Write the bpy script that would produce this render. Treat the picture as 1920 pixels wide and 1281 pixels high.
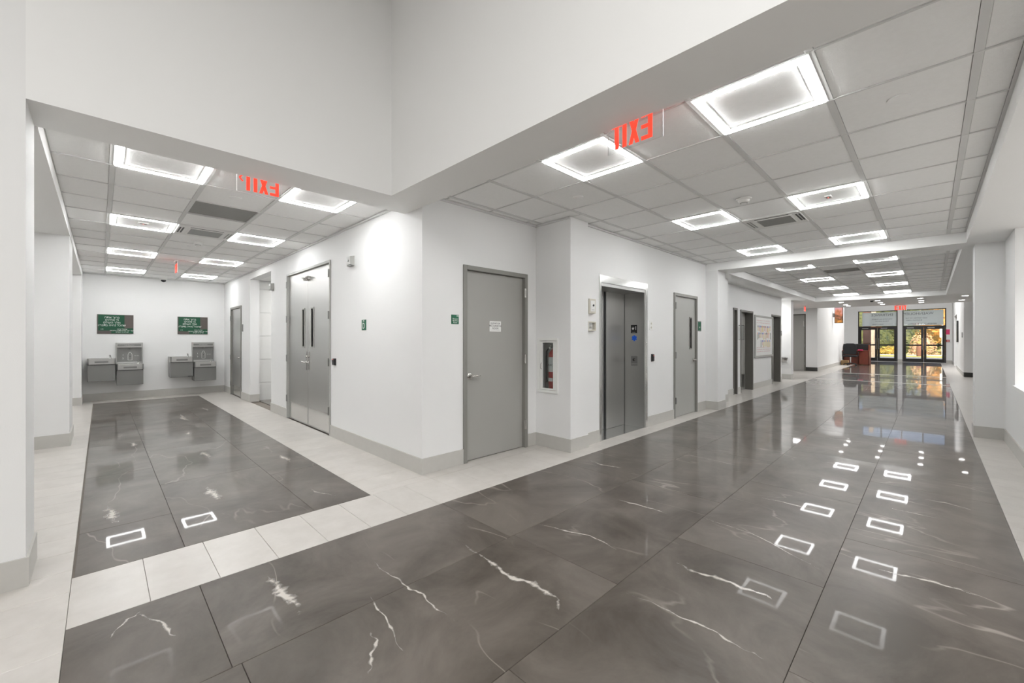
import bpy, bmesh, math, random
from mathutils import Matrix, Vector
random.seed(7)
for o in list(bpy.data.objects): bpy.data.objects.remove(o)
SC = bpy.context.scene
COL = SC.collection
PI = math.pi
# ------------------------------------------------------------------ camera
TH = math.atan2(785, 778)
cam_d = bpy.data.cameras.new('camera'); cam = bpy.data.objects.new('camera', cam_d); COL.objects.link(cam)
cam.location = (0, 0, 1.39); cam.rotation_euler = (PI/2, 0, TH-PI/2)
cam_d.sensor_width = 36; cam_d.lens = 778/1920*36; cam_d.shift_y = -4.5/1920
cam_d.clip_start = .05; cam_d.clip_end = 300
SC.camera = cam
# ------------------------------------------------------------------ sky, sun, big lamps, exposure
world = bpy.data.worlds.new('world'); SC.world = world; world.use_nodes = True
wn = world.node_tree; sky = wn.nodes.new('ShaderNodeTexSky'); sky.sky_type = 'NISHITA'
sky.sun_elevation = math.radians(38); sky.sun_rotation = math.radians(-100); sky.sun_disc = False; sky.dust_density = 9; sky.air_density = .5; sky.ozone_density = .3
wn.links.new(sky.outputs[0], wn.nodes['Background'].inputs[0]); wn.nodes['Background'].inputs[1].default_value = .36
sun_d = bpy.data.lights.new('sun', 'SUN'); sun_d.energy = .8; sun_d.angle = .01; sun_d.color = (1, .93, .82)
sun = bpy.data.objects.new('sun', sun_d); COL.objects.link(sun); sun.location = (20, 10, 20)
sun.rotation_euler = Vector((.72, -.42, -.62)).to_track_quat('-Z', 'Y').to_euler()
def area(name, loc, sx, sy, watt, col=(1, .995, .985)):
    l = bpy.data.lights.new(name, 'AREA'); l.shape = 'RECTANGLE'; l.size = sx; l.size_y = sy; l.energy = watt; l.color = col
    o = bpy.data.objects.new(name, l); COL.objects.link(o); o.location = loc; return o
area('bay_lamp', (-1.6, -1.2, 4.72), 3.2, 3.2, 190)
area('lobby_lamp', (27.5, .6, 5.0), 5, 3, 250)
area('side_room_fill', (5.5, -2.2, 4.6), 2.5, 1.2, 150)  # unseen lamp, added to brighten the hall through the right opening
for i, (x, y) in enumerate([(-1.7, 6), (-1.7, 10.6)]): area('alcove_lamp', (x, y, 2.72), 1.0, .5, 18)
area('passage_lamp', (3.6, 9.8, 2.68), .6, .6, 14)
area('recess_fill', (16.4, 4.1, 2.69), .5, .5, 14)  # added fill light without a fitting, brightens the alcove's fountain wall
area('recess_fill', (19.8, 3.9, 2.69), .6, .4, 16)
LIGHT_STRENGTH = 26.0
SC.view_settings.view_transform = 'Standard'; SC.view_settings.look = 'None'
SC.view_settings.exposure = 0.60; SC.view_settings.gamma = 1; SC.view_settings.use_curve_mapping = False

# ------------------------------------------------------------------ materials
def srgb(r, g, b):
    f = lambda c: (c/255/12.92) if c/255 <= .04045 else ((c/255+.055)/1.055)**2.4
    return (f(r), f(g), f(b), 1)
def new_mat(name):
    m = bpy.data.materials.new(name); m.use_nodes = True
    return m, m.node_tree, m.node_tree.nodes['Principled BSDF']
def mat(name, col, rough=.5, metal=0, noise=.03, nscale=6, bump=0, bscale=80, spec=.5, emit=None, estr=0):
    m, t, p = new_mat(name)
    c = col if len(col) == 4 else (*col, 1)
    geo = t.nodes.new('ShaderNodeNewGeometry'); nz = t.nodes.new('ShaderNodeTexNoise'); nz.inputs['Scale'].default_value = nscale
    nz.inputs['Detail'].default_value = 4
    t.links.new(geo.outputs['Position'], nz.inputs['Vector'])
    mr = t.nodes.new('ShaderNodeMapRange'); mr.inputs[3].default_value = 1-noise; mr.inputs[4].default_value = 1+noise
    t.links.new(nz.outputs['Fac'], mr.inputs[0])
    mx = t.nodes.new('ShaderNodeVectorMath'); mx.operation = 'SCALE'; mx.inputs[0].default_value = c[:3]
    t.links.new(mr.outputs[0], mx.inputs['Scale']); t.links.new(mx.outputs[0], p.inputs['Base Color'])
    p.inputs['Roughness'].default_value = rough; p.inputs['Metallic'].default_value = metal
    p.inputs['Specular IOR Level'].default_value = spec
    if bump:
        b = t.nodes.new('ShaderNodeBump'); n2 = t.nodes.new('ShaderNodeTexNoise'); n2.inputs['Scale'].default_value = bscale; n2.inputs['Detail'].default_value = 3
        t.links.new(geo.outputs['Position'], n2.inputs['Vector']); t.links.new(n2.outputs['Fac'], b.inputs['Height'])
        b.inputs['Strength'].default_value = bump; b.inputs['Distance'].default_value = .004; t.links.new(b.outputs[0], p.inputs['Normal'])
    if emit: p.inputs['Emission Color'].default_value = (*emit[:3], 1); p.inputs['Emission Strength'].default_value = estr
    return m
M = {}
M['paint'] = mat('wall_paint', (.82, .82, .815), .55, noise=.012, nscale=1.5, bump=.08, bscale=220, spec=.3)
M['soffit'] = mat('soffit_paint', (.88, .88, .87), .6, noise=.01, nscale=1.5, spec=.3)
M['tile'] = mat('ceiling_tile_face', (.93, .93, .92), .85, noise=.03, nscale=30, bump=.5, bscale=160, spec=.2)
M['tee'] = mat('ceiling_tee', (.72, .72, .71), .5, noise=.01)
M['runner'] = mat('ceiling_runner', (.70, .70, .69), .5, noise=.01)  # greyer than the tiles: shading of the slot put into the colour
M['void'] = mat('dark_void', (.03, .03, .03), .8)
M['grille'] = mat('grey_return_panel', srgb(150, 150, 147), .7, noise=.03, nscale=12)
M['base'] = mat('baseboard_tile', srgb(192, 190, 185), .4, noise=.05, nscale=14)
M['door'] = mat('grey_door_paint', srgb(161, 160, 155), .42, noise=.015, nscale=3)
M['doorlt'] = mat('light_grey_door_paint', srgb(172, 172, 168), .38, noise=.015, nscale=3)
M['frame'] = mat('grey_door_frame', srgb(136, 135, 130), .4, noise=.015)
M['dkframe'] = mat('dark_door_frame', srgb(104, 102, 96), .4, noise=.015)
M['chrome'] = mat('satin_chrome', (.62, .61, .59), .22, 1, noise=.02)
M['dkmetal'] = mat('dull_hinge_metal', (.33, .33, .32), .35, 1, noise=.02)
M['white'] = mat('white_enamel', (.82, .82, .80), .4, noise=.01)
M['ivory'] = mat('ivory_plastic', (.66, .63, .55), .45, noise=.02)
M['black'] = mat('black_plastic', (.012, .012, .013), .4)
M['blackal'] = mat('black_aluminium', (.016, .015, .015), .35, 0, noise=.05)
M['green'] = mat('green_sign', srgb(24, 100, 72), .5, noise=.02)
M['green2'] = mat('dark_green_sign', srgb(8, 78, 52), .5, noise=.02)
M['taupe'] = mat('taupe_sign', srgb(92, 84, 80), .5, noise=.02)
M['print'] = mat('white_print', (.85, .85, .83), .5, noise=.0)
M['greyprint'] = mat('grey_print', (.13, .13, .13), .5, noise=.0)
M['blue'] = mat('blue_print', (.01, .13, .75), .5, noise=.0)
M['red'] = mat('red_enamel', (.55, .02, .015), .3)
M['redexit'] = mat('red_exit_letter', (.9, .035, .02), .5, emit=(1, .06, .03), estr=.9)
M['wood'] = mat('cherry_wood', (.17, .035, .018), .35, noise=.3, nscale=9)
M['cloth'] = mat('black_fabric', (.014, .014, .016), .85, noise=.2, nscale=40)
M['carton'] = mat('cardboard', (.55, .36, .18), .8)
M['pink'] = mat('pink_red_paper', (.75, .05, .16), .6)
M['rubber'] = mat('dark_baseboard', (.04, .04, .036), .6)
M['concrete'] = mat('exterior_concrete', (.42, .42, .42), .9, noise=.1, nscale=1)
M['asphalt'] = mat('asphalt', (.16, .17, .18), .9, noise=.15, nscale=4)
M['grass'] = mat('lawn', (.30, .30, .09), .95, noise=.3, nscale=3)
M['brick'] = mat('brown_masonry', (.16, .07, .04), .8, noise=.25, nscale=10)
M['bark'] = mat('tree_bark', (.36, .30, .22), .9, noise=.3, nscale=9)
def leafmat(name, a, b):
    m, t, p = new_mat(name)
    g = t.nodes.new('ShaderNodeNewGeometry'); n = t.nodes.new('ShaderNodeTexNoise'); n.inputs['Scale'].default_value = 2.2
    r = t.nodes.new('ShaderNodeValToRGB'); r.color_ramp.elements[0].color = (*a, 1); r.color_ramp.elements[1].color = (*b, 1)
    r.color_ramp.elements[0].position = .35; r.color_ramp.elements[1].position = .65
    t.links.new(g.outputs['Position'], n.inputs['Vector']); t.links.new(n.outputs['Fac'], r.inputs[0]); t.links.new(r.outputs[0], p.inputs['Base Color'])
    p.inputs['Roughness'].default_value = .7
    return m
M['leafgreen'] = leafmat('green_foliage', (.018, .032, .01), (.085, .095, .022))
M['leafyellow'] = leafmat('yellow_foliage', (.42, .27, .04), (.15, .13, .03))
M['leafpink'] = leafmat('pink_plume_grass', (.50, .30, .20), (.25, .20, .06))
M['leaforange'] = leafmat('orange_foliage', (.42, .19, .03), (.16, .12, .03))

def steel(name, base=.45, rough=.3, vert=True):
    m, t, p = new_mat(name)
    g = t.nodes.new('ShaderNodeNewGeometry'); mp = t.nodes.new('ShaderNodeMapping')
    mp.inputs['Scale'].default_value = (3, 3, 220) if not vert else (160, 160, 1.2)
    n = t.nodes.new('ShaderNodeTexNoise'); n.inputs['Scale'].default_value = 1; n.inputs['Detail'].default_value = 3
    t.links.new(g.outputs['Position'], mp.inputs[0]); t.links.new(mp.outputs[0], n.inputs['Vector'])
    mr = t.nodes.new('ShaderNodeMapRange'); mr.inputs[3].default_value = rough-.015; mr.inputs[4].default_value = rough+.02
    t.links.new(n.outputs['Fac'], mr.inputs[0]); t.links.new(mr.outputs[0], p.inputs['Roughness'])
    p.inputs['Base Color'].default_value = (base, base, base*.98, 1); p.inputs['Metallic'].default_value = .95
    return m
M['steel'] = steel('brushed_steel', .50, .34)
M['steeldoor'] = steel('brushed_steel_leaf', .60, .36)
M['steelbright'] = steel('bright_steel', .72, .16)
M['steelsatin'] = mat('satin_grey_steel', (.25, .25, .245), .38, .6, noise=.03)

# polished dark marble
def marble():
    m, t, p = new_mat('polished_dark_marble'); N = t.nodes; L = t.links
    g = N.new('ShaderNodeNewGeometry'); oi = N.new('ShaderNodeObjectInfo')
    off = N.new('ShaderNodeVectorMath'); off.operation = 'MULTIPLY_ADD'; off.inputs[1].default_value = (0, 0, 9); 
    cmb = N.new('ShaderNodeCombineXYZ'); L.new(oi.outputs['Random'], cmb.inputs[2]); L.new(cmb.outputs[0], off.inputs[0]); L.new(g.outputs['Position'], off.inputs[2])
    n1 = N.new('ShaderNodeTexNoise'); n1.inputs['Scale'].default_value = 1.6; n1.inputs['Detail'].default_value = 9; n1.inputs['Roughness'].default_value = .66
    n1.inputs['Distortion'].default_value = .6
    L.new(off.outputs[0], n1.inputs['Vector'])
    r1 = N.new('ShaderNodeValToRGB'); e = r1.color_ramp.elements
    e[0].position = .34; e[0].color = (.066, .054, .044, 1); e[1].position = .68; e[1].color = (.152, .132, .113, 1)
    L.new(n1.outputs['Fac'], r1.inputs[0])
    # thin veins: iso-lines of a stretched noise, masked
    mp = N.new('ShaderNodeMapping'); mp.inputs['Scale'].default_value = (1.3, .42, 1); mp.inputs['Rotation'].default_value = (0, 0, .25)
    L.new(off.outputs[0], mp.inputs[0])
    n2 = N.new('ShaderNodeTexNoise'); n2.inputs['Scale'].default_value = 1.3; n2.inputs['Detail'].default_value = 4; n2.inputs['Roughness'].default_value = .42
    L.new(mp.outputs[0], n2.inputs['Vector'])
    s = N.new('ShaderNodeMath'); s.operation = 'SUBTRACT'; s.inputs[1].default_value = .5; L.new(n2.outputs['Fac'], s.inputs[0])
    a = N.new('ShaderNodeMath'); a.operation = 'ABSOLUTE'; L.new(s.outputs[0], a.inputs[0])
    mr = N.new('ShaderNodeMapRange'); mr.inputs[1].default_value = 0; mr.inputs[2].default_value = .006; mr.inputs[3].default_value = 1; mr.inputs[4].default_value = 0
    L.new(a.outputs[0], mr.inputs[0])
    n3 = N.new('ShaderNodeTexNoise'); n3.inputs['Scale'].default_value = 1.9; L.new(off.outputs[0], n3.inputs['Vector'])
    mk = N.new('ShaderNodeMapRange'); mk.inputs[1].default_value = .46; mk.inputs[2].default_value = .66; mk.inputs[4].default_value = .5; L.new(n3.outputs['Fac'], mk.inputs[0])
    ml = N.new('ShaderNodeMath'); ml.operation = 'MULTIPLY'; L.new(mr.outputs[0], ml.inputs[0]); L.new(mk.outputs[0], ml.inputs[1])
    mx = N.new('ShaderNodeMixRGB'); mx.inputs[2].default_value = (.42, .38, .34, 1); L.new(ml.outputs[0], mx.inputs[0]); L.new(r1.outputs[0], mx.inputs[1])
    L.new(mx.outputs[0], p.inputs['Base Color'])
    p.inputs['Specular IOR Level'].default_value = .28
    n4 = N.new('ShaderNodeTexNoise'); n4.inputs['Scale'].default_value = 3; L.new(g.outputs['Position'], n4.inputs['Vector'])
    rr = N.new('ShaderNodeMapRange'); rr.inputs[3].default_value = .30; rr.inputs[4].default_value = .40; L.new(n4.outputs['Fac'], rr.inputs[0]); L.new(rr.outputs[0], p.inputs['Roughness'])
    b = N.new('ShaderNodeBump'); lw = N.new('ShaderNodeLayerWeight'); lw.inputs[0].default_value = .5; cr = N.new('ShaderNodeMapRange'); cr.inputs[1].default_value = .48; cr.inputs[2].default_value = .80; cr.inputs[3].default_value = .03; cr.inputs[4].default_value = 1
    L.new(lw.outputs['Facing'], cr.inputs[0]); L.new(cr.outputs[0], p.inputs['Coat Weight']); p.inputs['Coat IOR'].default_value = 1.14; p.inputs['Coat Roughness'].default_value = .03; b.inputs['Strength'].default_value = .015; b.inputs['Distance'].default_value = .01
    n5 = N.new('ShaderNodeTexNoise'); n5.inputs['Scale'].default_value = 2.2; L.new(g.outputs['Position'], n5.inputs['Vector'])
    L.new(n5.outputs['Fac'], b.inputs['Height']); L.new(b.outputs[0], p.inputs['Normal'])
    return m
M['marble'] = marble()
def beige():
    m, t, p = new_mat('honed_beige_tile'); N = t.nodes; L = t.links
    g = N.new('ShaderNodeNewGeometry'); oi = N.new('ShaderNodeObjectInfo')
    n1 = N.new('ShaderNodeTexNoise'); n1.inputs['Scale'].default_value = 5; n1.inputs['Detail'].default_value = 7; n1.inputs['Roughness'].default_value = .7
    L.new(g.outputs['Position'], n1.inputs['Vector'])
    r1 = N.new('ShaderNodeValToRGB'); e = r1.color_ramp.elements
    e[0].position = .3; e[0].color = (.53, .50, .465, 1); e[1].position = .7; e[1].color = (.61, .58, .545, 1)
    L.new(n1.outputs['Fac'], r1.inputs[0])
    mr = N.new('ShaderNodeMapRange'); mr.inputs[3].default_value = .96; mr.inputs[4].default_value = 1.03; L.new(oi.outputs['Random'], mr.inputs[0])
    sc = N.new('ShaderNodeVectorMath'); sc.operation = 'SCALE'; L.new(r1.outputs[0], sc.inputs[0]); L.new(mr.outputs[0], sc.inputs['Scale'])
    L.new(sc.outputs[0], p.inputs['Base Color']); p.inputs['Roughness'].default_value = .28; p.inputs['Specular IOR Level'].default_value = .45
    return m
M['beige'] = beige()
M['grout'] = mat('floor_grout', srgb(120, 112, 104), .7)
def vein_mat():
    m, t, p = new_mat('white_calcite_vein'); N = t.nodes; L = t.links
    g = N.new('ShaderNodeNewGeometry'); n = N.new('ShaderNodeTexNoise'); n.inputs['Scale'].default_value = 26; n.inputs['Detail'].default_value = 6
    L.new(g.outputs['Position'], n.inputs['Vector'])
    at = N.new('ShaderNodeAttribute'); at.attribute_name = 'edge'
    ad = N.new('ShaderNodeMath'); ad.operation = 'ADD'; L.new(n.outputs['Fac'], ad.inputs[0]); L.new(at.outputs['Fac'], ad.inputs[1])
    mr = N.new('ShaderNodeMapRange'); mr.inputs[1].default_value = .86; mr.inputs[2].default_value = 1.16; mr.inputs[4].default_value = .9; L.new(ad.outputs[0], mr.inputs[0])
    L.new(mr.outputs[0], p.inputs['Alpha'])
    p.inputs['Base Color'].default_value = (.60, .56, .51, 1); p.inputs['Roughness'].default_value = .16
    return m
M['vein'] = vein_mat()
def glass(name, tint=(.95, .97, .97), fac=.06, dark=0):
    m, t, p = new_mat(name); N = t.nodes; L = t.links; N.remove(p)
    tr = N.new('ShaderNodeBsdfTransparent'); tr.inputs[0].default_value = (*tint, 1); gl = N.new('ShaderNodeBsdfGlossy'); gl.inputs['Roughness'].default_value = .02
    mx = N.new('ShaderNodeMixShader'); fr = N.new('ShaderNodeFresnel'); fr.inputs[0].default_value = 1.45
    L.new(fr.outputs[0], mx.inputs[0]); L.new(tr.outputs[0], mx.inputs[1]); L.new(gl.outputs[0], mx.inputs[2]); L.new(mx.outputs[0], N['Material Output'].inputs[0])
    return m
M['glass'] = glass('clear_glass'); M['dkglass'] = glass('dim_glass', (.25, .26, .26)); M['acrylic'] = glass('clear_acrylic', (.975, .98, .98))
def banner():
    m, t, p = new_mat('white_banner'); N = t.nodes; L = t.links
    tl = N.new('ShaderNodeBsdfTranslucent'); tl.inputs[0].default_value = (.95, .93, .88, 1); mx = N.new('ShaderNodeMixShader'); mx.inputs[0].default_value = .45
    p.inputs['Base Color'].default_value = (.92, .93, .92, 1)
    L.new(p.outputs[0], mx.inputs[1]); L.new(tl.outputs[0], mx.inputs[2]); L.new(mx.outputs[0], N['Material Output'].inputs[0])
    return m
M['banner'] = banner()
def emit(name, col, s):
    m, t, p = new_mat(name); p.inputs['Emission Color'].default_value = (*col, 1); p.inputs['Emission Strength'].default_value = s
    p.inputs['Base Color'].default_value = (.8, .8, .8, 1); return m
M['led'] = emit('led_diffuser', (.99, 1, 1), LIGHT_STRENGTH)
M['can'] = emit('downlight_lens', (1, .98, .95), 14)
M['redled'] = emit('red_indicator', (1, .05, .03), 2)
def screen():
    m, t, p = new_mat('lit_screen'); N = t.nodes; L = t.links
    g = N.new('ShaderNodeNewGeometry'); n = N.new('ShaderNodeTexNoise'); n.inputs['Scale'].default_value = 6; L.new(g.outputs['Position'], n.inputs['Vector'])
    sx = N.new('ShaderNodeSeparateXYZ'); L.new(g.outputs['Position'], sx.inputs[0])
    ma = N.new('ShaderNodeMath'); ma.operation = 'MULTIPLY_ADD'; ma.inputs[1].default_value = .9; L.new(sx.outputs[2], ma.inputs[0]); ma.inputs[2].default_value = -2.35
    ad = N.new('ShaderNodeMath'); ad.operation = 'ADD'; L.new(ma.outputs[0], ad.inputs[0]); L.new(n.outputs['Fac'], ad.inputs[1])
    r = N.new('ShaderNodeValToRGB'); e = r.color_ramp.elements; e[0].position = .05; e[0].color = (.9, .35, .04, 1); e[1].position = .9; e[1].color = (.8, .45, .5, 1)
    x = e.new(.35); x.color = (.12, .06, .03, 1); x = e.new(.55); x.color = (.75, .25, .12, 1)
    L.new(ad.outputs[0], r.inputs[0]); L.new(r.outputs[0], p.inputs['Emission Color']); p.inputs['Emission Strength'].default_value = .6; p.inputs['Base Color'].default_value = (.02, .02, .02, 1)
    return m
M['screen'] = screen()

# ------------------------------------------------------------------ mesh helpers
class B:
    def __init__(s): s.v = []; s.f = []
    def add(s, vs, fs):
        n = len(s.v); s.v += [tuple(v) for v in vs]; s.f += [tuple(i+n for i in f) for f in fs]; return s
    def box(s, x0, x1, y0, y1, z0, z1):
        vs = [(x, y, z) for z in (z0, z1) for y in (y0, y1) for x in (x0, x1)]
        return s.add(vs, [(0, 2, 3, 1), (4, 5, 7, 6), (0, 1, 5, 4), (2, 6, 7, 3), (0, 4, 6, 2), (1, 3, 7, 5)])
    def taper(s, x0, x1, y0, y1, z0, z1, d):   # box whose z1 face is inset by d
        vs = [(x0, y0, z0), (x1, y0, z0), (x0, y1, z0), (x1, y1, z0), (x0+d, y0+d, z1), (x1-d, y0+d, z1), (x0+d, y1-d, z1), (x1-d, y1-d, z1)]
        return s.add(vs, [(0, 2, 3, 1), (4, 5, 7, 6), (0, 1, 5, 4), (2, 6, 7, 3), (0, 4, 6, 2), (1, 3, 7, 5)])
    def prism(s, poly, z0, z1):                # polygon in xy, ccw
        n = len(poly)
        vs = [(x, y, z0) for x, y in poly]+[(x, y, z1) for x, y in poly]
        fs = [tuple(range(n-1, -1, -1)), tuple(range(n, 2*n))]+[(i, (i+1) % n, n+(i+1) % n, n+i) for i in range(n)]
        return s.add(vs, fs)
    def tube(s, pts, rad, n=10):
        pts = [Vector(p) for p in pts]; rad = rad if isinstance(rad, (list, tuple)) else [rad]*len(pts)
        rings = []
        for i, p in enumerate(pts):
            d = (pts[min(i+1, len(pts)-1)]-pts[max(i-1, 0)]).normalized()
            u = d.orthogonal().normalized() if i == 0 else (u-d*u.dot(d)).normalized()
            w = d.cross(u); rings.append([p+(u*math.cos(2*PI*k/n)+w*math.sin(2*PI*k/n))*rad[i] for k in range(n)])
        vs = [v for r in rings for v in r]; fs = []
        for i in range(len(rings)-1):
            for k in range(n): fs.append((i*n+k, i*n+(k+1) % n, (i+1)*n+(k+1) % n, (i+1)*n+k))
        fs += [tuple(range(n-1, -1, -1)), tuple((len(rings)-1)*n+k for k in range(n))]
        return s.add(vs, fs)
    def cyl(s, c, axis, r, h, n=20, r2=None):
        a = {'x': (1, 0, 0), 'y': (0, 1, 0), 'z': (0, 0, 1)}[axis]; c = Vector(c)
        return s.tube([c, c+Vector(a)*h], [r, r if r2 is None else r2], n)
    def lathe(s, c, prof, n=24, axis='z'):     # profile (r, h)
        c = Vector(c); ax = {'z': (Vector((1, 0, 0)), Vector((0, 1, 0)), Vector((0, 0, 1))), 'y': (Vector((0, 0, 1)), Vector((1, 0, 0)), Vector((0, 1, 0)))}[axis]
        vs = []; fs = []
        for r, h in prof:
            for k in range(n): vs.append(c+ax[0]*r*math.cos(2*PI*k/n)+ax[1]*r*math.sin(2*PI*k/n)+ax[2]*h)
        for i in range(len(prof)-1):
            for k in range(n): fs.append((i*n+k, i*n+(k+1) % n, (i+1)*n+(k+1) % n, (i+1)*n+k))
        fs += [tuple(range(n-1, -1, -1)), tuple((len(prof)-1)*n+k for k in range(n))]
        return s.add(vs, fs)
    def mesh(s, name, material, smooth=False):
        me = bpy.data.meshes.new(name); me.from_pydata(s.v, [], s.f); 
        bm = bmesh.new(); bm.from_mesh(me); bmesh.ops.recalc_face_normals(bm, faces=bm.faces)
        if smooth:
            for f in bm.faces: f.smooth = True
            for e in bm.edges:
                if len(e.link_faces) == 2 and e.calc_face_angle() > .7: e.smooth = False
        bm.to_mesh(me); bm.free()
        me.materials.append(material if not isinstance(material, str) else M[material]); return me
    def build(s, name, material, parent=None, bevel=0, smooth=False, kind=None, label=None):
        o = bpy.data.objects.new(name, s.mesh(name, material, smooth)); COL.objects.link(o); o.parent = parent
        if bevel:
            md = o.modifiers.new('bevel', 'BEVEL'); md.width = bevel; md.segments = 2; md.limit_method = 'ANGLE'
        if kind: o['kind'] = kind
        if label: o['label'] = label
        return o
def struct(name, b, material, parent=None):
    o = b.build(name, material, parent)
    if parent is None: o['kind'] = 'structure'
    return o
def tag(o, label, cat, group=None, kind=None):
    o['label'] = label; o['category'] = cat
    if group: o['group'] = group
    if kind: o['kind'] = kind
    return o
def frame(o3, ex, ez):
    ex = Vector(ex); ez = Vector(ez); ey = ez.cross(ex)
    m = Matrix((ex, ey, ez)).transposed().to_4x4(); m.translation = Vector(o3); return m
def thing(name, mtx, label=None, cat=None, group=None, kind=None):
    o = bpy.data.objects.new(name, None); COL.objects.link(o); o.empty_display_size = .1
    o.matrix_world = mtx if isinstance(mtx, Matrix) else Matrix.Translation(mtx)
    if label: o['label'] = label
    if cat: o['category'] = cat
    if group: o['group'] = group
    if kind: o['kind'] = kind
    return o
# frames of wall faces, seen from the room: local x to the right, y up, z out of the wall
def onY(y, x=0, z=0): return frame((x, y, z), (1, 0, 0), (0, -1, 0))     # wall facing -Y
def onX(x, y=0, z=0): return frame((x, y, z), (0, -1, 0), (-1, 0, 0))    # wall facing -X
def onYp(y, x=0, z=0): return frame((x, y, z), (-1, 0, 0), (0, 1, 0))    # wall facing +Y
def onXp(x, y=0, z=0): return frame((x, y, z), (0, 1, 0), (1, 0, 0))     # wall facing +X
def text(name, s, size, material, parent, x, y, z, align='CENTER', ext=.0008, sx=1.0):
    c = bpy.data.curves.new(name, 'FONT'); c.body = s; c.size = size; c.align_x = align; c.align_y = 'CENTER'; c.extrude = ext; c.resolution_u = 3
    t = bpy.data.objects.new('tmp', c); COL.objects.link(t)
    me = bpy.data.meshes.new_from_object(t, depsgraph=bpy.context.evaluated_depsgraph_get()); bpy.data.objects.remove(t)
    me.materials.clear(); me.materials.append(M[material])
    o = bpy.data.objects.new(name, me); COL.objects.link(o); o.parent = parent; o.location = (x, y, z); o.scale = (sx, 1, 1); return o
def wall_holes(a0, a1, z0, z1, holes):         # list of rects covering a wall minus door holes (a0,a1,z0,z1)
    xs = sorted({a0, a1, *[h[0] for h in holes], *[h[1] for h in holes]}); rects = []
    for p, q in zip(xs, xs[1:]):
        hs = sorted([h for h in holes if h[0] <= p+1e-6 and h[1] >= q-1e-6], key=lambda h: h[2]); z = z0
        for h in hs:
            if h[2] > z+1e-6: rects.append((p, q, z, h[2]))
            z = h[3]
        if z < z1-1e-6: rects.append((p, q, z, z1))
    return rects
def wallY(name, y0, y1, x0, x1, z0, z1, holes=(), material='paint'):
    b = B()
    for p, q, a, c in wall_holes(x0, x1, z0, z1, list(holes)): b.box(p, q, y0, y1, a, c)
    return struct(name, b, material)
def wallX(name, x0, x1, y0, y1, z0, z1, holes=(), material='paint'):
    b = B()
    for p, q, a, c in wall_holes(y0, y1, z0, z1, list(holes)): b.box(x0, x1, p, q, a, c)
    return struct(name, b, material)

S = 2.735       # soffit underside
CM, CL = 2.885, 2.865   # tile ceilings: main hall, left hall
TOP = 5.3
# ------------------------------------------------------------------ floor
fb = B().box(-6, 34.75, -7, 16, -.25, -.012)
floor = struct('floor', fb, 'grout')
tile_cache = {}
def slab(name, x0, x1, y0, y1, z0, z1, material, parent, bev=.0015):
    key = (name, round(x1-x0, 3), round(y1-y0, 3), round(z1-z0, 4), material)
    if key not in tile_cache:
        w, h, t = (x1-x0)/2, (y1-y0)/2, z1-z0
        b = B()
        d = bev
        if z1 > 0 and name == 'ceiling_tile': b.taper(-w, w, -h, h, t, 0, d)
        else:
            b.box(-w, w, -h, h, 0, t-d); b.v = b.v[:4]+b.v[4:]
            b = B().box(-w, w, -h, h, 0, t-d); b.taper(-w, w, -h, h, t-d, t, d)
        tile_cache[key] = b.mesh(name, material)
    o = bpy.data.objects.new(name, tile_cache[key]); COL.objects.link(o); o.parent = parent
    o.location = ((x0+x1)/2, (y0+y1)/2, z0); return o
GJ = .0009
# dark marble of the main hall: four rows of slabs, alternate rows shifted by half
XD0, XD1, YD0, YD1 = -.12, 17.85, -.41, 2.91
rowh = (YD1-YD0)/4
def dark_row(x0, x1, y0, y1, start, pitch=1.65):
    x = start-pitch*20
    while x < x1:
        a, c = max(x, x0), min(x+pitch, x1)
        if c-a > .02: slab('floor_slab', a+GJ, c-GJ, y0+GJ, y1-GJ, -.012, 0, 'marble', floor)
        x += pitch
for r in range(4): dark_row(XD0, XD1, YD0+r*rowh, YD0+(r+1)*rowh, .396 if r in (3, 0) else (2.08 if r == 2 else 2.87))
for r in range(4):
    dark_row(18.05, 21.55, YD0+r*rowh, YD0+(r+1)*rowh, .396 if r % 2 else 1.2)
    dark_row(21.85, 34.45, YD0+r*rowh, YD0+(r+1)*rowh, .396 if r % 2 else 1.2)
# nearer than the photographed edge the dark field runs on behind the camera
for a, c in [(-1.6, .40), (.40, 1.23), (1.23, 1.71)]: pass
# left hall: three columns
for i, (a, c) in enumerate([(-.11, .40), (.40, 1.23), (1.23, 1.71)]):
    y = 3.51-[.9, 0, .4][i]
    while y < 12.67:
        p, q = max(y, 3.51), min(y+1.65, 12.67)
        if q-p > .02: slab('floor_slab', a+GJ, c-GJ, p+GJ, q-GJ, -.012, 0, 'marble', floor)
        y += 1.65
def beige_run(axis, a0, a1, b0, b1, start, pitch=.308):
    x = start-pitch*60
    while x < a1:
        p, q = max(x, a0), min(x+pitch, a1)
        if q-p > .01:
            if axis == 'x': slab('floor_tile', p+GJ, q-GJ, b0+GJ, b1-GJ, -.012, 0, 'beige', floor)
            else: slab('floor_tile', b0+GJ, b1-GJ, p+GJ, q-GJ, -.012, 0, 'beige', floor)
        x += pitch
beige_run('x', -.12, 9.12, 2.91, 3.51, .188)
beige_run('y', .6, 9.2, -.72, -.12, 3.95)
beige_run('y', 3.51, 9.2, 1.71, 2.34, 3.95)
beige_run('x', 3.0, 9.0, -1.02, -.41, .188)
far = B()
def far_slab(x0, x1, y0, y1): far.box(x0+GJ, x1-GJ, y0+GJ, y1-GJ, -.012, 0)
far_slab(-.12, 34.7, 3.51, 3.9) if False else None
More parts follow.
